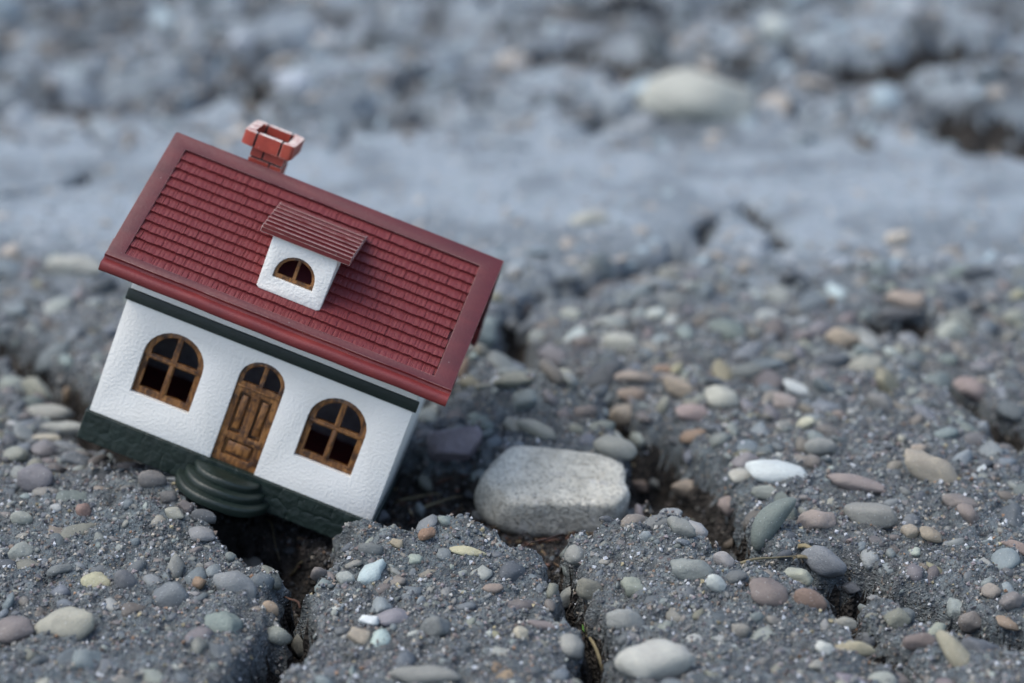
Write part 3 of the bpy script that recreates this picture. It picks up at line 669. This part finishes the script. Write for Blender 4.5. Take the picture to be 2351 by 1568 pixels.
for i in order:
    x, y, s = cx_[i], cy_[i], size[i] / 2 * 1.15
    if cc_[i] > .45 and rng.random() > .4: continue
    if cc_[i] > .55: s *= .8
    if 58 < y < 67 and rng.random() < (.35 if size[i] < .27 else .93): continue
    if rng.random() < (.5 if dens[i] < .45 else .2) * (y < 44): continue
    if ((HP[:, 0] - x) ** 2 + (HP[:, 1] - y) ** 2 < (s * .8 + HP[:, 2] * .82) ** 2).any(): continue
    if not g_ok(x, y, s): continue
    hp = to_house((x, y, cz_[i] + s * .5))
    if -3.4 < hp[0] < 3.4 and -1.3 < hp[1] < 3.7 and hp[2] > -1.0 and s > .1: continue
    if s < .075 and y > 66: continue
    g_add(x, y, s)
    px, py, dd = in_view(x, y, cz_[i]); vis = -20 < px < 2371 and -10 < py < 1590
    cand.append((x, y, cz_[i], s, nx_[i], ny_[i], vis, s / dd, cc_[i]))
print('pebbles', len(cand))
rank = sorted(range(len(cand)), key=lambda k: -(cand[k][7] if cand[k][6] and cand[k][8] < .5 else 0))
as_part = set(rank[:300])
SV, SF, SC = [], [], []; vo = 0
for k, (x, y, z, s, nx, ny, vis, ap, ck) in enumerate(cand):
    nrm = np.array([nx, ny, 1.0]); nrm /= np.linalg.norm(nrm); nrm = nrm + rng.normal(size=3) * .30; nrm /= np.linalg.norm(nrm)
    a = rng.uniform(0, math.tau); tx = np.array([math.cos(a), math.sin(a), 0]); tx -= nrm * (tx @ nrm); tx /= np.linalg.norm(tx); ty = np.cross(nrm, tx)
    el = rng.uniform(1.0, 1.5); A = np.stack([tx, ty, nrm], 1) @ np.diag([s * el, s * rng.uniform(.75, 1.0), s * rng.uniform(.5, .8)])
    lift = rng.uniform(-.74, -.06) * s; P = np.array([x, y, z]) + nrm * lift
    col = np.array(pick_col(rng)); f_ = .15 + .55 * max(0, 1 - s / .15); col = col * (1 - f_) + f_ * np.array((.15, .165, .17)) * rng.uniform(.6, 1.5); col = tuple(col)
    if y > 57: A = A @ np.diag([1, 1, .6]); col = tuple(np.array([(.20, .225, .24), (.24, .22, .19), (.20, .25, .27)][rng.integers(3)]) * (rng.uniform(.9, 1.8) if y < 67 else rng.uniform(.3, 1.8))); P = P + nrm * s * (.15 if y > 67 else 0)
    if 44 < y < 58: lift += .22 * s; P = np.array([x, y, z]) + nrm * lift
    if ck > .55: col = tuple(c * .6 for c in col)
    if k in as_part:
        o = bpy.data.objects.new('pebble', SHAPES[rng.integers(len(SHAPES))]); link(o, slabs.get(int(slab_of(x, y)), slabs[main]))
        Mx = np.eye(4); Mx[:3, :3] = A; Mx[:3, 3] = P; o.matrix_world = Matrix(Mx.tolist()); o.color = (*col, 1)
    else:
        big_ = (ap > .0016)
        v, f = LOW[rng.integers(20) + (0 if big_ else 20)]
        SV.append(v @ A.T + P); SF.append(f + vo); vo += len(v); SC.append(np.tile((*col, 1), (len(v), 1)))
def stuff_mesh(name, SV, SF, SC, mat, parent):
    me = mesh(name, np.concatenate(SV), np.concatenate(SF)); ca = me.color_attributes.new('col', 'FLOAT_COLOR', 'POINT')
    ca.data.foreach_set('color', np.concatenate(SC).astype(np.float32).ravel())
    return tag(obj(name, me, mat, parent), kind='stuff')
stuff_mesh('small_pebbles', SV, SF, SC, PEBV, ground)
# ---- grit: grains of a millimetre or less, uncountable
NG = 62000
gyv = 32 + 22 * rng.random(NG) ** .9; gxv = (rng.random(NG) * 2 - 1) * (.25 * gyv + 1)
gz, gck = height(gxv, gyv, True)
oct_v = np.array([(1,0,0),(-1,0,0),(0,1,0),(0,-1,0),(0,0,1),(0,0,-1)], float); oct_f = np.array([(0,2,4),(2,1,4),(1,3,4),(3,0,4),(2,0,5),(1,2,5),(3,1,5),(0,3,5)])
gs = .016 + .046 * rng.random(NG) ** 2.2
jit = rng.uniform(.6, 1.25, (NG, 6, 1)); rot = rng.normal(size=(NG, 3, 3)); rot, _ = np.linalg.qr(rot)
gv = (oct_v[None] * jit) @ rot * gs[:, None, None] + np.stack([gxv, gyv, gz + gs * .35], 1)[:, None, :]
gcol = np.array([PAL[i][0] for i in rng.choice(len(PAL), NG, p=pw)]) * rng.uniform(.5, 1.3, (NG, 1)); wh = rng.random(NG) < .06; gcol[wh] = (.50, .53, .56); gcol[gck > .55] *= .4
gcol = np.repeat(np.clip(np.c_[gcol, np.ones(NG)], 0, 1)[:, None, :], 6, 1)
gm = mesh('grit', gv.reshape(-1, 3), (oct_f[None] + (np.arange(NG) * 6)[:, None, None]).reshape(-1, 3), smooth=False)
ca = gm.color_attributes.new('col', 'FLOAT_COLOR', 'POINT'); ca.data.foreach_set('color', gcol.astype(np.float32).ravel())
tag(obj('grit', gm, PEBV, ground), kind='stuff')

# ------------------------------------------------------------------ the toy house
house = bpy.data.objects.new('toy_house', None); link(house)
Mh = np.eye(4); Mh[:3, :3] = HRW; Mh[:3, 3] = HTW; house.matrix_world = Matrix(Mh.tolist()); house.empty_display_size = .5
tag(house, 'miniature white house with dark red roof tilted in a crack of broken asphalt', 'toy house')
H = house
# walls
WX0, WX1, WZT = -3.0, 3.0, 3.05
LW = arch(-2.37, -1.13, .63, 1.52, 2.10); RW = arch(1.10, 2.30, .65, 1.54, 2.10); DW = arch(-.44, .50, -.12, 1.78, 2.20)
outer = [(WX0, -.13), (-.44, -.13), (-.44, -.12)] ; 
outer = [(WX0, -.10)] + [(-.44, -.10)] + [(p[0], p[1]) for p in reversed(DW[2:])] + [(.50, -.10), (WX1, -.10), (WX1, WZT), (WX0, WZT)]
fw = obj('front_wall', loops_solid('front_wall', [outer, LW, RW], 0, .22, .012), STUCCO, H)
box('side_wall', (2.90, 2.995, .27, 3.35, -.1, 3.02), STUCCO, H, .02)
box('side_wall', (2.86, 2.96, .225, .265, -.1, 3.02), STUCCO, H, 0)
box('side_wall', (-2.99, -2.88, .225, 3.35, -.1, 3.02), STUCCO, H, .02)
box('back_wall', (-2.875, 2.895, 3.22, 3.38, -.1, 3.02), INNER, H, .01)
box('inner_floor', (-2.87, 2.85, .23, 3.21, .10, .16), FLOORR, H)
for s_, xx in ((1, 3.0), (-1, -3.0)):                     # gable triangles under the roof
    bm = bmesh.new(); a = sorted((xx - s_ * .02, xx - s_ * .16))
    vs_ = [[bm.verts.new((x, y, z)) for (y, z) in ((.0, 3.025), (3.4, 3.025), (1.75, 4.95))] for x in a]
    bm.faces.new(vs_[0]); bm.faces.new(vs_[1][::-1])
    for i in range(3): bm.faces.new((vs_[0][i], vs_[0][(i + 1) % 3], vs_[1][(i + 1) % 3], vs_[1][i]))
    obj('gable', bm_mesh('gable', bm), STUCCO, H)
# frieze
box('frieze', (-3.04, 3.06, -.06, .0, 2.395, 2.635), GREEN, H, .018)
box('eave_board', (-2.99, 2.99, -.045, -.002, 2.64, 2.93), STUCCO, H, .008)
# plinth: front face carved with crazy paving lines
def plinth():
    x0, x1, z0, z1, y = -3.06, 3.06, -.66, -.045, -.085
    nx, nz = 300, 34; xs = np.linspace(x0, x1, nx); zs = np.linspace(z0, z1, nz); XX, ZZ = np.meshgrid(xs, zs)
    r = np.random.default_rng(4); S = []
    for i in range(19):
        for j in range(2): S.append((x0 + (i + .5 + .5 * (j % 2)) * .335 + r.uniform(-.1, .1), z0 + (j + .5) * .31 + r.uniform(-.07, .07)))
    S = np.array(S); wob = .03 * vnoise(XX * 5, ZZ * 5, 12)
    D = np.sqrt((XX[..., None] + wob[..., None] - S[:, 0]) ** 2 + (ZZ[..., None] - wob[..., None] - S[:, 1]) ** 2); D.sort(-1)
    e = D[..., 1] - D[..., 0]; gr = .011 * (1 - sstep(.0, .035, e)) * (.35 + .65 * sstep(-.2, .4, vnoise(XX * 2, ZZ * 2, 9)))
    YY = y + gr - .004 * sstep(.0, .25, e) + .006 * vnoise(XX * 9, ZZ * 9, 3)
    YY[-1] += .02; YY[0] += .02; YY[:, 0] += .02; YY[:, -1] += .02
    v = np.stack([XX, YY, ZZ], -1).reshape(-1, 3); idx = np.arange(nx * nz).reshape(nz, nx)
    f = np.stack([idx[:-1, :-1], idx[:-1, 1:], idx[1:, 1:], idx[1:, :-1]], -1).reshape(-1, 4)
    n0 = len(v); rim = np.concatenate([idx[0], idx[1:, -1], idx[-1, -2::-1], idx[-2:0:-1, 0]])
    bk = v[rim].copy(); bk[:, 1] = 3.45; v = np.concatenate([v, bk]); k = len(rim)
    sf = np.array([(rim[i], n0 + i, n0 + (i + 1) % k, rim[(i + 1) % k]) for i in range(k)])
    v = np.concatenate([v, [(x0, 3.45, z0), (x1, 3.45, z0), (x1, 3.45, z1), (x0, 3.45, z1)]]); m = n0 + k
    f = np.concatenate([f, sf, [(m, m + 1, m + 2, m + 3)]])
    me = mesh('plinth', v, f); smooth_by_angle(me, 45); return me
obj('plinth', plinth(), GREEN, H)
# steps: three half oval tiers
st = bpy.data.objects.new('front_steps', None); link(st, H)
for a, b, z0, z1 in ((.70, .56, -.30, -.135), (.84, .78, -.46, -.295), (.98, .98, -.64, -.455)):
    bm = bmesh.new(); n_ = 28; prof = ((0, z0, .02), (0, z1 - .07, .0), (0, z1 - .02, .015), (0, z1, .05))
    rings = []
    for _, z, ins in prof:
        rings.append([bm.verts.new((.03 + (a - ins) * math.cos(t) + .006 * math.sin(9 * t + z * 20), -.09 - (b - ins) * math.sin(t), z + .008 * math.sin(5 * t))) for t in np.linspace(0, math.pi, n_)])
    for r0, r1 in zip(rings, rings[1:]):
        for i in range(n_ - 1): bm.faces.new((r0[i], r0[i + 1], r1[i + 1], r1[i]))
        bm.faces.new((r0[-1], r0[0], r1[0], r1[-1]))
    bm.faces.new(rings[0]); bm.faces.new(rings[-1][::-1])
    me = bm_mesh('step', bm, True); smooth_by_angle(me, 60); obj('step', me, GREEN, st)
# windows
def rect(x0, x1, z0, z1): return [(x0, z0), (x1, z0), (x1, z1), (x0, z1)]
def qarch(xa, xb, z0, cx, a, zs, b, n=8):
    """pane under an arch between xa and xb"""
    f = lambda x: zs + b * math.sqrt(max(0, 1 - ((x - cx) / a) ** 2))
    top = [(x, f(x)) for x in np.linspace(xb, xa, n)]
    return [(xa, z0), (xb, z0)] + [p for p in top if p[1] > z0 + .01]
def window(x0, x1, z0, zs, zt, rail, y=.105):
    g = .004; cx = (x0 + x1) / 2; fr = .13; mb = .058; zr = rail
    a, b = (x1 - x0) / 2 - fr, zt - zs - fr
    lo = [rect(x0 + fr, cx - mb, z0 + .15, zr - .05), rect(cx + mb, x1 - fr, z0 + .15, zr - .05)]
    hi = [qarch(cx - a + .012, cx - mb, zr + .06, cx, a, zs, b), qarch(cx + mb, cx + a - .012, zr + .06, cx, a, zs, b)]
    w = obj('window', loops_solid('window', [arch(x0 + g, x1 - g, z0 + g, zs, zt - g)] + lo + hi, y, y + .10, .014), WOOD, H)
    box('transom', (x0 + .03, x1 - .03, y - .022, y - .002, zr - .026, zr + .026), WOOD, w, .008)
    box('mullion', (cx - .035, cx + .035, y - .018, y - .001, z0 + .08, zr - .03), WOOD, w, .008)
    return w
window(-2.37, -1.13, .63, 1.52, 2.10, 1.44); window(1.10, 2.30, .65, 1.54, 2.10, 1.44)
# door
dx0, dx1, cxd = -.436, .496, .03
hi = [qarch(cxd - .37, cxd - .045, 1.68, cxd, .385, 1.74, .36), qarch(cxd + .045, cxd + .37, 1.68, cxd, .385, 1.74, .36)]
holes = hi + [rect(-.30, -.06, .60, 1.46), rect(.12, .36, .60, 1.46), rect(-.28, .34, .12, .46)]
door = obj('door', loops_solid('door', [arch(dx0, dx1, -.095, 1.78, 2.192)] + holes, .06, .15, .014), WOOD, H)
box('door_back', (dx0 + .02, dx1 - .02, .152, .18, -.09, 1.60), WOOD, door)
for (a, b, c, d) in ((-.255, -.105, .66, 1.40), (.165, .315, .66, 1.40), (-.22, .28, .17, .41)):
    box('panel', (a, b, .085, .16, c, d), WOOD, door, .028)
box('transom', (dx0 + .03, dx1 - .03, .035, .058, 1.555, 1.60), WOOD, door, .008)
# roof
YR, ZR, YE, ZE = 1.7504, 5.447, -.553, 3.2601
ud = np.array([YR - YE, ZR - ZE]); LS = np.linalg.norm(ud); ud /= LS; nd = np.array([-ud[1], ud[0]])
XB = lambda s: (-3.59 + (3.59 - 3.479) * s / LS, 3.56 - .015 * s / LS)
def rp(x, s, t, back=False):
    y, z = np.array([YE, ZE]) + ud * s + nd * t
    if back: y = 2 * YR - y
    return (x, y, z)
def roof_core():
    bm = bmesh.new(); t0, t1 = -.095, -.17; ends = []
    for side in (0, 1):
        pr = []
        for s, t, bk in ((.0, t0, 0), (LS - .045, t0, 0), (LS - .045, t0, 1), (.0, t0, 1), (.0, t1, 1), (LS - .14, t1, 1), (LS - .14, t1, 0), (.0, t1, 0)):
            pr.append(bm.verts.new(rp(XB(s)[side] * .999, s, t, bk)))
        ends.append(pr)
    n_ = len(ends[0])
    for i in range(n_): bm.faces.new((ends[0][i], ends[0][(i + 1) % n_], ends[1][(i + 1) % n_], ends[1][i]))
    for e_ in ends:
        bm.faces.new((e_[0], e_[1], e_[6], e_[7])); bm.faces.new((e_[1], e_[2], e_[5], e_[6])); bm.faces.new((e_[2], e_[3], e_[4], e_[5]))
    me = bm_mesh('roof', bm); return me
roof = obj('roof', roof_core(), RED, H)
def frame(back):
    sb, stp = .16, 2.86
    out = [(XB(0)[0], -.0), (XB(0)[1], -.0), (XB(LS)[1], LS - .0), (XB(LS)[0] + .05, LS), (XB(LS)[0] + .012, LS - .04)]
    hole = [(-3.25, sb), (3.16, sb), (3.14, stp), (-3.13, stp)]
    me = loops_solid('roof_border', [out, hole], -.002, .10, .016)   # x, s, and y = -t
    co_ = np.empty(len(me.vertices) * 3); me.vertices.foreach_get('co', co_); co_ = co_.reshape(-1, 3)
    me.vertices.foreach_set('co', np.array([rp(x, s, -y, back) for x, y, s in co_]).ravel()); me.update()
    if back: me.flip_normals()
    return obj('roof_border', me, RED, roof)
frame(0); frame(1)
# shingles, 12 courses, each tile its own piece
def shingle_mesh(seed):
    r = np.random.default_rng(seed); nu, nv = 26, 6; w, hgt = .292, .262
    ng = r.integers(5, 9); g = np.sort(r.uniform(.08, .92, ng)); gw = r.uniform(.022, .04, ng); gd = r.uniform(.004, .011, ng); gl = r.uniform(.35, .95, ng)
    P = np.zeros((nv, nu, 3)); slant = r.normal() * .003
    for j, v in enumerate(np.linspace(0, 1, nv)):           # v = 0 lower edge, 1 upper edge
        for i, u in enumerate(np.linspace(0, 1, nu)):
            t = -.002 - .072 * v + slant * (u - .5)
            t -= sum(d * math.exp(-((u - a) / b) ** 2) * (1 if v < l_ else 0) for a, b, d, l_ in zip(g, gw, gd, gl))
            s = v * hgt + (.003 * math.sin(u * 7 + seed) + .003 * r.normal() if j == 0 else 0)
            P[j, i] = (u * w, s, t)
    v = P.reshape(-1, 3); idx = np.arange(nu * nv).reshape(nv, nu)
    f = np.stack([idx[:-1, :-1], idx[:-1, 1:], idx[1:, 1:], idx[1:, :-1]], -1).reshape(-1, 4)
    rim = np.concatenate([idx[0], idx[1:, -1], idx[-1, -2::-1], idx[-2:0:-1, 0]]); n0 = len(v)
    lo = v[rim].copy(); lo[:, 2] = -.105; v = np.concatenate([v, lo]); k = len(rim)
    f = np.concatenate([f, [(rim[i], n0 + i, n0 + (i + 1) % k, rim[(i + 1) % k]) for i in range(k)]])
    me = mesh('shingle', v, f); smooth_by_angle(me, 40); me.materials.append(SHING); return me
TILES = [shingle_mesh(s) for s in range(9)]
Bs = np.eye(4); Bs[:3, 0] = (1, 0, 0); Bs[:3, 1] = (0, *ud); Bs[:3, 2] = (0, *nd)
NROW = 12; pitch = (2.86 - .16) / NROW
for row in range(NROW):
    s0 = .165 + row * pitch; lx = -3.245 + .115 * s0 / LS; x = lx - random.uniform(.02, .26); first = True
    while x < 3.14:
        w = random.uniform(.24, .35); xa, xb = max(x, lx), min(x + w, 3.145)
        x += w
        if xb - xa < .05: continue
        xm = (xa + xb) / 2
        if .78 < s0 + .1 < 1.6 and xb < .52 and xa > -.60: continue     # hidden inside the dormer
        o = bpy.data.objects.new('shingle', TILES[random.randrange(9)]); link(o, roof)
        m4 = Bs.copy(); o_ = np.array(rp(xa + .003, s0 - .012 + random.uniform(-.004, .004), random.uniform(-.0015, .0015)))
        m4[:3, 0] *= (xb - xa - .003 - (random.random() < .3) * random.uniform(.005, .012)) / .292; m4[:3, 3] = o_
        o.matrix_local = Matrix(m4.tolist())
# eave moulding, front and back
def mould(back):
    prof = [(-.553, 3.255), (-.515, 3.205), (-.525, 3.165), (-.575, 3.145), (-.635, 3.135), (-.675, 3.105), (-.690, 3.06), (-.682, 2.99), (-.665, 2.945), (-.635, 2.93), (-.30, 2.975), (-.20, 3.08), (-.05, 3.40), (-.20, 3.50), (-.42, 3.30)]
    bm = bmesh.new(); nseg = 40; R_ = []
    for i in range(nseg + 1):
        u = i / nseg; x = -3.598 + u * 7.165; w = .006 * math.sin(u * 9) + .004 * math.sin(u * 31)
        R_.append([bm.verts.new((x, (2 * YR - y if back else y) + w * (3.2 - z) * 2, z + w * .8)) for y, z in prof])
    n_ = len(prof)
    for a, b in zip(R_, R_[1:]):
        for i in range(n_): bm.faces.new((a[i], b[i], b[(i + 1) % n_], a[(i + 1) % n_]))
    bm.faces.new(R_[0]); bm.faces.new(R_[-1][::-1])
    me = bm_mesh('eave_moulding', bm, True); smooth_by_angle(me, 50); return obj('eave_moulding', me, REDM, roof)
mould(0); mould(1)
# dormer
dm_y = -.12; D0, D1 = -.70, .62
DWIN = arch(-.47, .35, 3.93, 4.05, 4.46)
# DWIN keeps the low springing line of the little half round window
dorm = obj('dormer', loops_solid('dormer', [[(D0, 3.66), (D0 + .05, 3.62), (D1 - .06, 3.61), (D1, 3.65), (D1 + .015, 4.70), (D0 - .01, 4.70)], DWIN], dm_y, .04, .022), STUCCO, H)
for xx, nm in ((D0 + .002, 'l'), (D1 - .092, 'r')):
    bm = bmesh.new(); vs_ = [[bm.verts.new((x, y, z)) for (y, z) in ((.035, 3.80), (.035, 4.74), (1.0, 4.86))] for x in (xx, xx + .09)]
    bm.faces.new(vs_[0]); bm.faces.new(vs_[1][::-1])
    for i in range(3): bm.faces.new((vs_[0][i], vs_[0][(i + 1) % 3], vs_[1][(i + 1) % 3], vs_[1][i]))
    obj('dormer_cheek', bm_mesh('dormer_cheek', bm), STUCCO, dorm)
hi = [qarch(-.06 - .34, -.095, 4.02, -.06, .345, 4.06, .33), qarch(-.025, -.06 + .34, 4.02, -.06, .345, 4.06, .33)]
wd_ = obj('window', loops_solid('window', [arch(-.466, .346, 3.934, 4.05, 4.456)] + hi, dm_y + .055, dm_y + .12, .012), WOOD, dorm)
# dormer roof: a thin pitched slab with stepped boards
dr = bpy.data.objects.new('dormer_roof', None); link(dr, H)
pa, pb = np.array([-.27, 4.80]), np.array([1.27, 5.02]); du = pb - pa; LD = np.linalg.norm(du); du /= LD; dn = np.array([-du[1], du[0]])
def dpt(x, s, t): q = pa + du * s + dn * t; return (x, q[0], q[1])
def dslab(name, x0, x1, s0, s1, t0a, t0b, t1, bev, par, mat):
    bm = bmesh.new(); vs_ = [bm.verts.new(dpt(x, s, t)) for x in (x0, x1) for (s, t) in ((s0, t1), (s1, t1), (s1, t0b), (s0, t0a))]
    fs = [bm.faces.new([vs_[i] for i in q]) for q in ((0,1,2,3),(7,6,5,4),(0,4,5,1),(1,5,6,2),(2,6,7,3),(3,7,4,0))]
    bmesh.ops.bevel(bm, geom=list({e for f_ in fs for e in f_.edges}), offset=bev, segments=2, affect='EDGES')
    me = bm_mesh(name, bm, True); smooth_by_angle(me, 45); return obj(name, me, mat, par)
dslab('roof_board', -.965, .885, 0, 1.52, .04, .02, -.075, .012, dr, DORM)
nb = 7
for i in range(nb):
    s0 = .005 + i * 1.47 / nb; s1 = s0 + 1.47 / nb - .03
    dslab('batten', -.960 + random.uniform(0, .012), .88 - random.uniform(0, .012), s0, s1, .115 - .006 * i, .062 - .0035 * i, .022, .010, dr, DORM)
# chimney
ch = bpy.data.objects.new('chimney', None); link(ch, H)
def brick(x0, x1, y0, y1, z0, z1, bev=.012, cut=None, me_only=False):
    bm = bmesh.new(); box_bm(bm, x0, x1, y0, y1, z0, z1)
    if cut:                                              # chamfer the outer vertical corner
        cx_, cy2 = cut
        ed = [e for e in bm.edges if all(abs(v.co.x - cx_) < 1e-4 and abs(v.co.y - cy2) < 1e-4 for v in e.verts)]
        bmesh.ops.bevel(bm, geom=ed, offset=.09, segments=2, affect='EDGES', profile=.5)
    bmesh.ops.bevel(bm, geom=[e for e in bm.edges if e.calc_face_angle(0) > .6], offset=bev, segments=2, affect='EDGES')
    for v in bm.verts: v.co.x += random.uniform(-.002, .002); v.co.z += random.uniform(-.002, .002)
    me = bm_mesh('brick', bm, True); smooth_by_angle(me, 40); return obj('brick', me, BRICK, ch)
cX0, cX1, cY0, cY1, cZ0, cZ1 = -2.19, -1.14, 1.78, 2.94, 5.71, 6.01
w_, g_ = .18, .020
xs_ = [cX0, cX0 + .27, cX1 - .26, cX1]
for (a, b) in ((0, 1), (1, 2), (2, 3)):
    for yy in ((cY0, cY0 + w_), (cY1 - w_, cY1)):
        cut = None
        if a == 0: cut = (xs_[0], cY0 if yy[0] == cY0 else cY1)
        if a == 2: cut = (xs_[3], cY0 if yy[0] == cY0 else cY1)
        brick(xs_[a] + (g_ if a else 0), xs_[b] - (g_ if b < 3 else 0), yy[0], yy[1], cZ0, cZ1, cut=cut)
for xa, xb in ((cX0, cX0 + w_), (cX1 - w_, cX1)):
    ym = (cY0 + cY1) / 2
    brick(xa, xb, cY0 + w_ + .012, ym - .01, cZ0, cZ1); brick(xa, xb, ym + .01, cY1 - w_ - .012, cZ0, cZ1)
box('mortar', (cX0 + .03, cX1 - .03, cY0 + .03, cY0 + w_ - .01, cZ0 + .02, cZ1 - .02), MORTAR, ch)
box('mortar', (cX0 + .03, cX1 - .03, cY1 - w_ + .01, cY1 - .03, cZ0 + .02, cZ1 - .02), MORTAR, ch)
box('mortar', (cX0 + .03, cX0 + w_ - .01, cY0 + w_, cY1 - w_, cZ0 + .02, cZ1 - .02), MORTAR, ch)
box('mortar', (cX1 - w_ + .01, cX1 - .03, cY0 + w_, cY1 - w_, cZ0 + .02, cZ1 - .02), MORTAR, ch)
box('flue', (cX0 + w_ - .03, cX1 - w_ + .03, cY0 + w_ - .03, cY1 - w_ + .03, 5.76, 5.83), MORTAR, ch)
sX0, sX1, sY0, sY1 = -1.96, -1.27, 1.93, 2.64
box('mortar', (sX0 + .025, sX1 - .025, sY0 + .025, sY1 - .025, 4.6, 5.80), MORTAR, ch)
for k, (z0, z1) in enumerate(((5.515, 5.735), (5.24, 5.475), (4.96, 5.20), (4.68, 4.92))):
    xm = sX0 + (.26 if k % 2 == 0 else .44)
    for xa, xb in ((sX0, xm - .02), (xm + .02, sX1)):
        for yy in ((sY0, sY0 + .16), (sY1 - .16, sY1)): brick(xa, xb, *yy, z0, z1, .014)
    for xx in ((sX0, sX0 + .16), (sX1 - .16, sX1)): brick(*xx, sY0 + .19, sY1 - .19, z0, z1, .014)

# ------------------------------------------------------------------ debris in the cracks
def tube(name, pts, r, mat, parent=None, taper=.4, seg=6):
    bm = bmesh.new(); P = [Vector(p) for p in pts]; rings = []
    for i, p in enumerate(P):
        d = (P[min(i + 1, len(P) - 1)] - P[max(i - 1, 0)]).normalized(); u = d.orthogonal().normalized(); w = d.cross(u)
        rr = r * (1 - (1 - taper) * i / (len(P) - 1))
        rings.append([bm.verts.new(p + rr * (u * math.cos(t) + w * math.sin(t) * .6)) for t in np.linspace(0, math.tau, seg, endpoint=False)])
    for a, b in zip(rings, rings[1:]):
        for i in range(seg): bm.faces.new((a[i], a[(i + 1) % seg], b[(i + 1) % seg], b[i]))
    bm.faces.new(rings[0]); bm.faces.new(rings[-1][::-1])
    return obj(name, bm_mesh(name, bm, True), mat, parent)
def gp(px, py, dz=0.0): P, _ = hit(px, py); return (P[0], P[1], P[2] + dz)
def straw(a, b, r, label, bow=.1, dz=.06, mat=None):
    A, B = Vector(gp(*a, dz)), Vector(gp(*b, dz)); pts = []
    for t in np.linspace(0, 1, 7):
        p = A.lerp(B, t); p.z += bow * 4 * t * (1 - t) + .02 * math.sin(t * 9); p.x += .03 * math.sin(t * 7); pts.append(p)
    o = tube('dry_straw', pts, r, mat or STRAW); tag(o, label, 'straw', 'dry straws and stalks in the cracks'); return o
straw((1832,1268), (1905,1318), .05, 'thicker pale straw slanting down to the smooth blue grey stone', .12)
straw((1820,1310), (1888,1304), .045, 'short pale straw lying level left of the smooth blue grey stone', .05)
straw((1700,1300), (1850,1296), .03, 'long yellow straw along the right crack under the grey green stone', .08)
straw((612,1205), (650,1335), .022, 'thin upright stalk in the left crack under the house steps', .3, .1)
straw((905,1165), (1010,1140), .035, 'brown straw in the hollow beside the right wall of the house', .05, .05)
straw((960,1180), (1060,1150), .04, 'yellowish straw in the hollow left of the big beige stone', .06, .05)
straw((1236,1255), (1290,1250), .05, 'short brown twig just below the big beige stone', .03, .04, BARK)
straw((1295,1235), (1205,1262), .035, 'thin brown twig left below the big beige stone', .03, .05, BARK)
straw((1000,1120), (1085,1100), .03, 'dark brown twig behind the beige stone near the mauve stone', .08, .05, BARK)
straw((668,1330), (700,1300), .05, 'broad tan straw in the left crack beside the middle slab', .05, .05)
straw((690,1420), (650,1380), .03, 'dark curved twig deep in the left crack', .1, .05, BARK)
sp = bpy.data.objects.new('sprout', None); link(sp); g0 = Vector(gp(1385, 1560, .0)); sp.location = g0
tag(sp, 'tiny green tipped sprout growing in the middle crack at the bottom edge', 'sprout')
top = Vector(gp(1345, 1500, .25)) - g0
tube('stem', [top * t + Vector((0, 0, .15 * math.sin(t * 3.1))) for t in np.linspace(0, 1, 6)], .045, STRAW, sp, .6)
bm = bmesh.new(); c_ = top + Vector((0, 0, .02))
for a in (0, 2.1, 4.2):
    d = Vector((math.cos(a), math.sin(a), .9)).normalized(); s_ = d.cross(Vector((0, 0, 1))).normalized()
    q = [bm.verts.new(c_ + v_) for v_ in (Vector((0, 0, 0)), d * .10 + s_ * .04, d * .20, d * .10 - s_ * .04)]; bm.faces.new(q)
obj('leaf', bm_mesh('leaf', bm), LEAFM, sp)
# leaf litter: crumbs of bark and leaf, joined because nobody could count them
LV, LF, LC = [], [], []; vo = 0; r = np.random.default_rng(21)
for i in range(1500):
    if i < 900: px, py = r.uniform(880, 1420), r.uniform(1075, 1260)
    else: px, py = [(r.uniform(1240, 1400), r.uniform(1260, 1560)), (r.uniform(560, 720), r.uniform(1230, 1540)), (r.uniform(1650, 2050), r.uniform(1240, 1420))][i % 3]
    w = flat(px, py, -1.0); z, ck = height(np.array([w[0]]), np.array([w[1]]), True)
    if ck[0] < .8: continue
    L_, W_ = r.uniform(.06, .3), r.uniform(.02, .08); a = r.uniform(0, 6.28); u = np.array([math.cos(a), math.sin(a), r.normal() * .3]); v_ = np.array([-math.sin(a), math.cos(a), r.normal() * .5]); nn = np.cross(u, v_) * .012
    c0 = np.array([w[0], w[1], z[0] + .03]); q = np.array([c0 - u * L_ / 2, c0 + v_ * W_ / 2 + nn * 2, c0 + u * L_ / 2, c0 - v_ * W_ / 2 - nn, c0 - nn * 3])
    LV.append(q); LF.append(np.array([(0, 3, 1), (1, 3, 2), (0, 4, 3), (3, 4, 2), (0, 1, 4), (1, 2, 4)]) + vo); vo += 5
    col = [(.09, .045, .03), (.15, .10, .06), (.28, .22, .12), (.05, .035, .03), (.18, .09, .06)][r.choice(5, p=[.35, .25, .1, .2, .1])]; LC.append(np.tile((*col, 1), (5, 1)))
o = stuff_mesh('leaf_litter', LV, LF, LC, PEBV, ground)
